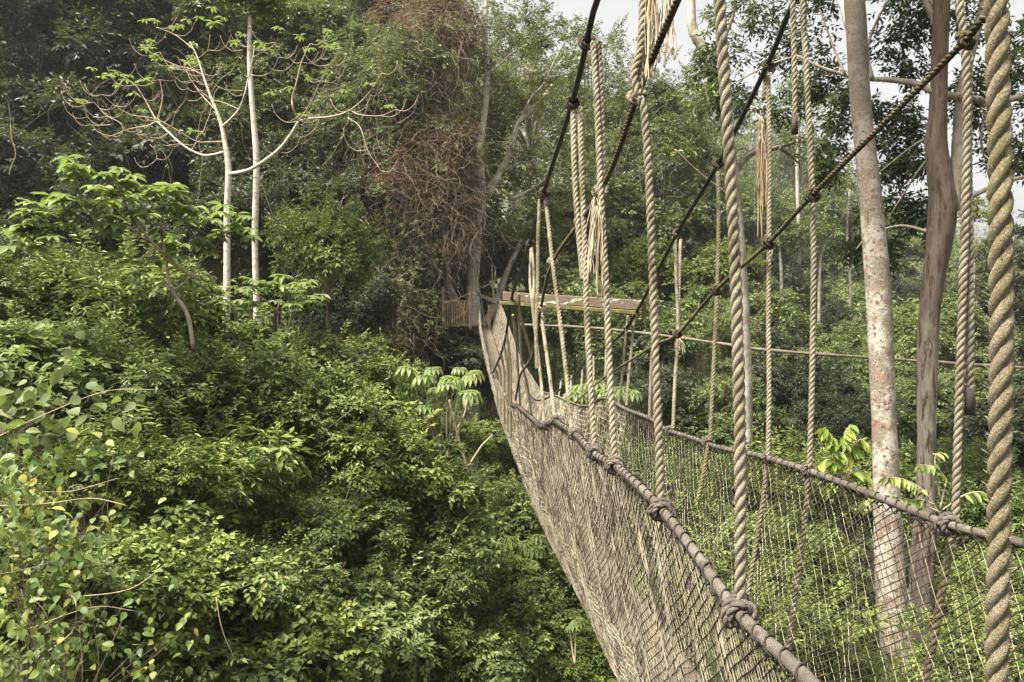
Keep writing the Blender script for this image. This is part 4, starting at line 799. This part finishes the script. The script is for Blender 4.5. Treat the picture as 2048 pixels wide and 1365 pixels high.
for pr, x, y, d, r, lab in BUSH: tree('leafy_bush', pr, x, y, d, r, lab, 'bush', G1, squash=rng.uniform(.85, 1.05))
tree('round_topped_tree', 'bush_b', 655, 520, 17, 125, 'small upright tree with fresh leaves right of the white trunks', squash=1.25)

# climber with big heart-shaped leaves, lower left
def bigleaf(label, spots, d, L, base, m):
    loc = P(*base); t = thing('climber', label, 'climber', loc, 'big leaved climbers'); b = Buf(); lf = Buf()
    for x, y, dd, n in spots+[(x+rng.normal()*25, y+rng.normal()*25, dd+.3, n) for x, y, dd, n in spots]:
        c = P(x, y, d+dd); q = smooth_path([P(base[0], base[1], d+dd*.5), P(base[0], base[1], d)*.4+c*.6+rng.normal(size=3)*.12, c], 7); tube(b, q, .0018, 5)
        n = int(n*1.4); o = c+rng.normal(size=(n, 3))*[.17, .2, .15]*(d/6); a = rng.normal(size=(n, 3))*[1, .7, .5]-[0, .2, .75]
        leaves(lf, o, a, rng.normal(size=(n, 3))*.5+[0, -.5, .8], L*rng.uniform(.6, 1.15, n), L*.72*rng.uniform(.7, 1.05, n), BROAD)
    b.build('stems', M['bark_dark'], t, loc); lf.build('leaves', M[m], t, loc)
bigleaf('climber with heart shaped green leaves at the left edge', [(40, 920, 0, 9), (70, 960, .2, 8), (20, 990, 0, 9), (130, 960, .3, 6), (90, 1010, .1, 9), (150, 1010, .3, 7), (40, 1050, 0, 8), (110, 1080, .2, 9), (180, 1060, .4, 5), (170, 1110, .3, 7), (60, 1120, 0, 9), (130, 1150, .2, 9), (20, 1160, 0, 8), (200, 960, .5, 4), (215, 1000, .5, 3)], 5.6, .088, (60, 1300, 5.6), 'leaf_heart')
bigleaf('climber with scattered small leaves in the lower left corner', [(40, 1230, 0, 9), (90, 1280, .2, 8), (30, 1320, 0, 10), (150, 1300, .3, 7), (100, 1345, 0, 8), (200, 1340, .4, 8), (250, 1230, .5, 6), (290, 1280, .6, 6), (180, 1200, .4, 5), (330, 1330, .7, 7), (60, 1190, 0, 6), (350, 1250, .8, 5)], 5.0, .075, (120, 1450, 5), 'leaf_heart')
bigleaf('pale leaved twig jutting from the left bushes', [(150, 815, 0, 5), (110, 830, 0, 6), (180, 795, .1, 4), (80, 850, 0, 6), (200, 830, .2, 4), (40, 745, .2, 5), (70, 765, .1, 4), (20, 840, 0, 5)], 7.8, .17, (20, 880, 7.8), 'leaf_light')
for px, lab in [([(-20, 1020), (90, 1005), (180, 1000), (250, 1004)], 'long level bare twig at the left edge below the big heart leaves'), ([(80, 980), (150, 975), (240, 968)], 'short level bare twig just above the long level one'), ([(95, 1310), (130, 1260), (150, 1215), (145, 1185)], 'curved pale twig rising in the lower left corner'), ([(150, 1210), (260, 1180), (330, 1130)], 'thin twig slanting up to the right over the dark hollow'), ([(-10, 1150), (60, 1140), (110, 1110)], 'twig entering from the left edge above the corner bush'), ([(60, 1250), (180, 1215), (270, 1225)], 'arched twig above the pale leaved corner climber'), ([(430, 1180), (440, 1260), (470, 1320)], 'hanging twig between the lit low bushes'), ([(-10, 870), (60, 850), (200, 790), (300, 780)], 'tan twig jutting out of the left bushes beside pale leaves')]:
    d = 5.6 if px[0][1] > 900 else 7.8; b = Buf(); limb(b, [(x+rng.normal()*5, y+rng.normal()*7, rng.normal()*.1) for x, y in px], d, 2.2, 1, 5)
    tagp(b.build('bare_twig', M['twig'], None, P(*px[0], d)), lab, 'twig', 'bare twigs in the lower left bushes')

# ------------------------------------------------------------------ forest wall at left (individual trees)
G2 = 'dark trees of the left forest wall'
LEFT = [
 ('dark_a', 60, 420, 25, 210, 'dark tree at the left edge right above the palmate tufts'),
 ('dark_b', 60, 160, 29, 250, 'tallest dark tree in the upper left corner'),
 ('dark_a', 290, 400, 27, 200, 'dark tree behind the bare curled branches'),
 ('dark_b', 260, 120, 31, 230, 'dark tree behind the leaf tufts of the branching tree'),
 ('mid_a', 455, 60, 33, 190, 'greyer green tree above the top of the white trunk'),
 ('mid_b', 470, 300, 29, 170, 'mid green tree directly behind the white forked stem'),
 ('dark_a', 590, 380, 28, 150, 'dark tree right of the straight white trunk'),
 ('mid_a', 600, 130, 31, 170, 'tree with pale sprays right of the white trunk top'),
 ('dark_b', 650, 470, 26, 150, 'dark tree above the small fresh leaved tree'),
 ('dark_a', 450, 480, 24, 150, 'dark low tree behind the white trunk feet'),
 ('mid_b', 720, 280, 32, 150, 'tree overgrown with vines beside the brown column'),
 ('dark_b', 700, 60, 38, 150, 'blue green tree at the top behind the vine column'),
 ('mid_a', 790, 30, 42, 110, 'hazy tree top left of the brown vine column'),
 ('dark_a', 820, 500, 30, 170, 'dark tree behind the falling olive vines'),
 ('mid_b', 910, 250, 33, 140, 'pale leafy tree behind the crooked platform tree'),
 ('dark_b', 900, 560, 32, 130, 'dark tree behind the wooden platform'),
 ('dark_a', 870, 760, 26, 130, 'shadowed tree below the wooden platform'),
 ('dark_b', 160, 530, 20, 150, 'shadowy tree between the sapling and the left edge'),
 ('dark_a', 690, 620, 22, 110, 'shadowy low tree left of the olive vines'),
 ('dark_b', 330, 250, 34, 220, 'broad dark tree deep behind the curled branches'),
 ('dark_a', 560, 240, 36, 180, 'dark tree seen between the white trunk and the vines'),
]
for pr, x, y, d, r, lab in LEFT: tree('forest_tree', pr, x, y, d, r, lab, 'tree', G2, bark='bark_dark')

G3 = 'trees of the right forest slope'
RIGHT = [
 ('open_a', 1060, 210, 36, 150, 'open sunlit tree behind the fork of the platform tree'),
 ('open_b', 1180, 195, 40, 150, 'lacy tree against the white sky left of the black cable'),
 ('open_a', 1290, 230, 42, 140, 'lacy tree behind the frayed rope bundle'),
 ('open_b', 1030, 120, 44, 130, 'thin hazy tree top against the sky above the platform tree'),
 ('open_a', 1230, 320, 36, 140, 'olive tree behind the hanging ropes in the centre'),
 ('open_b', 1110, 380, 33, 130, 'leafy tree right of the crooked pale limbs'),
 ('mid_b', 1330, 330, 40, 130, 'tree behind the steep olive rope'),
 ('open_a', 1400, 240, 44, 120, 'hazy olive tree under the dark overhanging leaves'),
 ('mid_a', 1080, 520, 32, 130, 'shaded tree just right of the wooden platform'),
 ('mid_a', 1230, 480, 34, 130, 'rounded tree above the middle of the beam'),
 ('dark_b', 1350, 500, 36, 120, 'tree behind the right half of the beam'),  # near black leaf colour imitates a shaded gap between crowns
 ('light_a', 1300, 560, 30, 90, 'fresh green crown right above the right beam end'),
 ('light_a', 1440, 560, 33, 90, 'fresh green crown left of the slim pale trunk'),
 ('open_b', 1500, 330, 48, 130, 'hazy tree behind the slim pale trunk top'),
 ('open_a', 1590, 400, 52, 120, 'hazy tall tree between the slim and the big trunk'),
 ('mid_b', 1560, 540, 46, 120, 'hazy green tree left of the hill trunks'),
 ('mid_a', 1650, 560, 50, 110, 'hazy rounded crown left of the big pale trunk'),
 ('light_a', 1600, 620, 42, 90, 'light crown above the distant walkway near the big trunk'),
 ('light_a', 1720, 640, 40, 90, 'light crown behind the big pale trunk'),
 ('mid_a', 1820, 560, 50, 90, 'hazy crown between the two big trunks'),
 ('light_a', 1830, 680, 38, 80, 'light crown between the two big trunks over the distant walkway'),
 ('open_b', 1960, 540, 60, 90, 'faint hazy tree right of the doubled rope'),
 ('mid_b', 2000, 600, 40, 110, 'dark green tree behind the nearest thick rope'),
 ('dark_b', 2060, 560, 34, 100, 'dark tree cut by the right edge of the view'),
 ('mid_a', 1920, 700, 34, 100, 'tree right of the forked trunk at walkway level'),
 ('mid_a', 1150, 640, 28, 120, 'dark tree below the beam and above the mid-span'),
 ('mid_a', 1250, 690, 26, 110, 'dark tree under the right beam end'),
 ('mid_b', 1380, 700, 26, 110, 'dark tree under the distant walkway left of the slim trunk'),
 ('dark_a', 1560, 800, 24, 120, 'tree with shade toned leaves right of the slim pale trunk'),  # gap shade is put into the leaf colour here
 ('mid_a', 1430, 850, 22, 120, 'shaded tree left of the slim trunk below the distant walkway'),
 ('mid_b', 1680, 760, 26, 100, 'mid green tree left of the big trunk below the distant walkway'),
 ('dark_b', 1700, 880, 21, 110, 'shaded tree behind the yellowish bush'),  # its leaves are coloured dark to give the shade of a gap
 ('mid_a', 1940, 830, 24, 120, 'mid green tree right of the forked trunk foot'),
 ('dark_a', 2040, 900, 20, 130, 'dark tree low behind the nearest thick rope'),
 ('dark_b', 1300, 830, 22, 110, 'dark tree behind the mid-span of the inner net'),
 ('mid_a', 1530, 660, 32, 90, 'green crown just above the distant walkway right of slim trunk'),
 ('mid_a', 1830, 830, 23, 90, 'shaded tree between the two big trunks below the distant walkway'),
]
RIGHT += [
 ('mid_b', 1500, 470, 70, 110, 'tall hazy tree left of the olive knot above the distant walkway'),
 ('dark_b', 1575, 560, 62, 90, 'dark hazy crown between the frayed brown tail and the middle olive knot'),
 ('mid_a', 1650, 470, 84, 110, 'tall hazy tree on the slope left of the big pale trunk'),
 ('open_b', 1600, 300, 90, 120, 'pale hazy treetop under the dark overhanging leaves'),
 ('dark_a', 1690, 600, 60, 80, 'dark crown touching the left side of the big pale trunk'),
 ('mid_b', 1710, 480, 80, 90, 'hazy tree peeping left of the big pale trunk below the leaf clusters'),
 ('mid_a', 1810, 500, 88, 80, 'hazy treetop between the big trunks under the dark leaf cluster'),
 ('dark_b', 1825, 610, 64, 70, 'dark crown between the big trunks above the distant walkway'),
 ('mid_b', 1910, 600, 66, 80, 'tree between the forked trunk and the doubled rope'),
 ('open_a', 1965, 560, 82, 70, 'pale hazy crown beside the cut rope end'),
 ('dark_a', 1975, 690, 46, 80, 'dark crown behind the cut rope end at right'),
 ('mid_a', 1440, 430, 66, 100, 'hazy tree crossed by the black cable left of the thick rope'),
 ('dark_b', 1630, 680, 44, 80, 'dark crown just below the hazy slope trunks'),
 ('open_b', 1395, 330, 70, 100, 'thin hazy treetop under the steep black cable'),
]
for pr, x, y, d, r, lab in RIGHT: tree('forest_tree', pr, x, y, d*(2.3 if x > 1440 and y < 650 and 39 < d < 61 else 1), r, lab, 'tree', G3, bark='bark_grey')

G4 = 'bushes seen through the net'
LOW = [
 ('bush_long', 1560, 1000, 11.0, 140, 'leafy bush behind the upper edge of the inner net'),
 ('bush_b', 1570, 1150, 9.6, 150, 'sunlit bush behind the middle of the inner net'),
 ('bush_bright', 1500, 1130, 9.8, 130, 'yellowish broad leaved bush seen between the thick rope and the inner net'),
 ('bush_a', 1400, 1030, 13.0, 140, 'dark bush behind both nets left of the thick rope'),
 ('bush_a', 1280, 960, 15.0, 130, 'dark bush behind both nets at mid-span'),
 ('bush_long', 1560, 1290, 8.6, 170, 'leafy bush low behind the net near the hand rope'),
 ('bush_b', 1700, 1400, 9.8, 130, 'dark bush at the feet of the two big trunks'),
 ('bush_long', 2040, 1210, 11.0, 130, 'dark bush right of the two big trunk feet'),
 ('bush_a', 2050, 1080, 13.0, 140, 'dark bush behind the nearest rope at the right edge'),
 ('bush_b', 1980, 1330, 8.8, 160, 'lit leafy bush in the lower right corner'),
 ('bush_b', 1860, 1420, 11.0, 130, 'shaded bush below the trunk feet at the bottom edge'),
 ('bush_a', 1340, 1180, 12.0, 160, 'dark bush hidden behind the plank walk'),
 ('bush_c', 1700, 1000, 16.0, 130, 'shaded bush left of the big trunk behind the lit leaves'),
 ('bush_a', 1920, 1000, 17.0, 140, 'shaded bush right of the forked trunk'),
]
for pr, x, y, d, r, lab in LOW: tree('leafy_bush', pr, x, y, d, r, lab, 'bush', G4, squash=rng.uniform(.85, 1.05))

def drooper(label, base, d, branches, L, m):
    loc = P(*base); t = thing('drooping_plant', label, 'plant', loc, 'drooping plants by the inner net'); b = Buf(); lf = Buf()
    for px in branches:
        p = limb(b, [(x, y, 0) for x, y in px], d, 4, 1.2, 5); k = len(p)//3; o = p[k:]; n = len(o)
        for s in (-1, 1):
            tt = unit(np.gradient(p, axis=0)[k:]); sd = unit(np.cross(tt, [0, 0, 1]))*s
            leaves(lf, o, tt*.35+sd*.7+rng.normal(size=(n, 3))*.2-[0, 0, .75], rng.normal(size=(n, 3))*.3+[0, 0, 1]-tt*.2, L*rng.uniform(.7, 1.1, n), L*.36, BROAD)
    b.build('stems', M['twig'], t, loc); lf.build('leaves', M[m], t, loc)
drooper('upright plant with yellowish drooping leaves left of the big trunk', (1690, 1000, 10), 10, [[(1690, 1000), (1680, 930), (1665, 880), (1650, 855)], [(1688, 970), (1700, 910), (1720, 880), (1735, 890)], [(1685, 950), (1660, 920), (1640, 930)], [(1690, 960), (1710, 940), (1735, 950)], [(1686, 920), (1690, 870), (1700, 850)], [(1688, 980), (1665, 960), (1650, 975)]], .20, 'leaf_yellow')
drooper('arching leafy plant crossing the two big trunks above the hand rope', (1880, 1030, 8.6), 8.6, [[(1880, 1030), (1850, 985), (1810, 960), (1775, 955)], [(1880, 1020), (1890, 960), (1870, 935), (1840, 930)], [(1880, 1025), (1820, 1000), (1760, 990), (1730, 1000)], [(1885, 1020), (1930, 990), (1965, 985), (1980, 1000)], [(1870, 1010), (1840, 1000), (1800, 1010)], [(1880, 1000), (1870, 920), (1880, 905)]], .13, 'leaf_mid')

# distant walkway
loc = P(1320, 672, 23); t = thing('distant_walkway', 'distant rope walkway strung level across the right forest', 'walkway', loc)
wp = smooth_path([P(1040, 650, 25), P(1180, 656, 24), P(1320, 671, 23), P(1430, 686, 22), P(1540, 701, 21), P(1760, 717, 19.5), P(2048, 736, 18), P(2300, 745, 17)], 8)
b = Buf(); p, s = resample(wp, .15); tube(b, p, .042*(1+.18*np.sin(s*5)), 7); b.build('plank_bundle', M['rope_dark'], t, loc)
for dz, sx in ((1.05, 1), (.85, -1)):
    q = p+np.array([0, sx*.3, dz]); q[:, 2] += .18*np.cos(s*.35)-.1; b = Buf(); tube(b, q, .009, 5); b.build('side_cable', M['net_dark'], t, loc)
    for i in range(0, len(p), 5):
        b = Buf(); tube(b, [q[i], p[i]+(rng.random()-.5)*.05], .004, 3); b.build('side_cord', M['net_dark'], t, loc)

# hill trunks in the haze and hanging aerial roots
for px, w0, w1, lab in [([(1562, 622), (1563, 560), (1560, 510), (1556, 470)], 8, 5, 'thin pale trunk on the hazy slope behind the frayed brown tail'), ([(1638, 590), (1640, 540), (1645, 500), (1665, 470)], 7, 4, 'thin pale trunk on the hazy slope near the big pale trunk'), ([(1518, 625), (1522, 590), (1535, 560), (1545, 500)], 3, 2, 'very thin leaning stem on the slope right of the slim trunk'), ([(1388, 500), (1388, 450), (1390, 400)], 8, 5, 'short pale trunk between the black cable and the thick rope'), ([(1332, 560), (1335, 450), (1328, 330), (1336, 210)], 8, 5, 'slender grey trunk behind the steep olive rope'), ([(1598, 470), (1594, 330), (1600, 200)], 9, 6, 'slender hazy trunk above the olive knot at right'), ([(1700, 560), (1694, 470), (1699, 380)], 6, 4, 'slender hazy trunk just left of the big pale trunk'), ([(1215, 470), (1222, 360), (1212, 240)], 6, 4, 'slender grey trunk behind the central hanging ropes'), ([(1946, 600), (1949, 520), (1944, 440)], 5, 3, 'slender hazy trunk right of the doubled rope')]:
    loc = P(px[0][0], px[0][1]+60, 40); t = thing('thin_tree', lab, 'tree', loc, 'thin trunks on the hazy slope')
    b = Buf(); limb(b, [(px[0][0], px[0][1]+60)]+px, 40, w0, w1, 7); b.build('trunk', M['bark_pale'], t, loc)
    b = Buf(); cen = np.array([P(px[-1][0]+rng.normal()*25, px[-1][1]-10+rng.normal()*18, 40+rng.normal()*.6) for _ in range(9)])
    puffs(b, cen, rng.uniform(.35, .7, 9), np.tile([0, 0, .5], (9, 1)), 30, 5, .22, hollow=.1); b.build('crown', M['leaf_far'], t, loc, smooth=False)

# far wooded slope: one mass
b = Buf(); n = 2300
prof_x = [-500, 500, 700, 900, 1000, 1150, 1350, 1500, 1640, 1750, 1850, 1950, 2048, 2500]; prof_y = [-260, -160, 0, 60, 120, 150, 170, 230, 300, 370, 420, 455, 500, 430]
X = np.where(rng.random(n) < .2, rng.uniform(-300, 700, n), rng.uniform(700, 2500, n)); D = np.where(X > 950, rng.uniform(110, 230, n), rng.uniform(45, 70, n)); yt = np.interp(X, prof_x, prof_y)
Yp = yt+25+np.where(X > 950, (230-D)/120, (70-D)/25)*330*rng.uniform(.55, 1.15, n)+rng.uniform(0, 1, n)**2*60
cen = np.array([P(x, y, d) for x, y, d in zip(X, Yp, D)]); rad = rng.uniform(1.5, 3.2, n)*np.where(X > 950, 1.5, 1)
puffs(b, cen, rad, np.tile([0, -.5, .6], (n, 1)), 55, 4, .62, ratio=.5, hollow=.5)
o = b.build('forest', M['leaf_far'], smooth=False); tagp(o, 'hazy wooded slope far behind the trunks', 'forest', kind='stuff')

# low growth covering the slopes: nobody could count it
b = Buf(); X = np.append(rng.uniform(-30, 45, 60000), rng.uniform(0, 130, 9000)); Y = np.append(rng.uniform(13, 75, 60000), rng.uniform(70, 190, 9000)); k = (np.abs(X/Y) < .75)&(rng.random(69000) < np.where(Y > 75, .22, .085)); X, Y = X[k], Y[k]; n = len(X)
cen = np.stack([X, Y, gz(X, Y)+rng.uniform(.1, 1.0, n)], 1)
puffs(b, cen, rng.uniform(.5, 1.1, n)*np.where(Y > 75, 3, 1), np.tile([0, 0, 1.], (n, 1)), 18, 4, .38, ratio=.5, hollow=.3)
tagp(b.build('undergrowth', M['leaf_far'], smooth=False), 'low leafy undergrowth covering the valley floor', 'undergrowth', kind='stuff')

# ------------------------------------------------------------------ air
b = Buf(); x0, x1, y0, y1, z0, z1 = -172, 172, -32, 262, -2, 66
v = [(x, y, z) for x in (x0, x1) for y in (y0, y1) for z in (z0, z1)]
b.add(v, [np.array([[0, 1, 3, 2], [4, 6, 7, 5], [0, 4, 5, 1], [2, 3, 7, 6], [0, 2, 6, 4], [1, 5, 7, 3]])])
m, nt, out = mat('haze'); pv = N(nt, 'ShaderNodeVolumePrincipled', Density=.0005, Anisotropy=.35); pv.inputs['Color'].default_value = (.93, .95, .95, 1)
nt.links.new(pv.outputs[0], out.inputs['Volume'])
HAZE = b.build('haze', m, smooth=False); tagp(HAZE, None, None, kind='stuff')

# ------------------------------------------------------------------ light, camera, output
sc = bpy.context.scene
w = bpy.data.worlds.new('World'); sc.world = w; w.use_nodes = True; nt = w.node_tree; nt.nodes.clear()
el, az = RAD(64), RAD(-122)                                              # the sun stands high at the viewer's left
sk = N(nt, 'ShaderNodeTexSky', sky_type='NISHITA', sun_disc=False, sun_elevation=el, sun_rotation=az, air_density=1.0, dust_density=6.0, ozone_density=.6)
hs = N(nt, 'ShaderNodeHueSaturation', Saturation=.04); bg = N(nt, 'ShaderNodeBackground', Strength=.095); ow = nt.nodes.new('ShaderNodeOutputWorld')
nt.links.new(sk.outputs[0], hs.inputs['Color']); nt.links.new(hs.outputs[0], bg.inputs[0]); nt.links.new(bg.outputs[0], ow.inputs[0])
sd = bpy.data.lights.new('sun', 'SUN'); sd.energy = 5.0; sd.angle = RAD(18); sd.color = (1, .92, .77)
so = bpy.data.objects.new('sun', sd); C.objects.link(so)
dirv = np.array([math.sin(az)*math.cos(el), math.cos(az)*math.cos(el), math.sin(el)])
import mathutils
so.rotation_euler = mathutils.Vector(dirv).to_track_quat('Z', 'Y').to_euler(); so.location = (-20, -20, 60)
cam = bpy.data.cameras.new('camera'); cam.sensor_width = 36; cam.lens = F/2048*36; cam.clip_start = .05; cam.clip_end = 1000
co = bpy.data.objects.new('camera', cam); C.objects.link(co); co.location = (0, 0, Z0); co.rotation_euler = (RAD(90), 0, 0); sc.camera = co
sc.view_settings.view_transform = 'Standard'; sc.view_settings.look = 'None'; sc.view_settings.exposure = 1.62; sc.view_settings.gamma = 1
cy = sc.cycles
cy.max_bounces = 6; cy.diffuse_bounces = 3; cy.glossy_bounces = 2; cy.transmission_bounces = 3; cy.volume_bounces = 0; cy.transparent_max_bounces = 4
cy.use_denoising = True; cy.caustics_reflective = False; cy.caustics_refractive = False
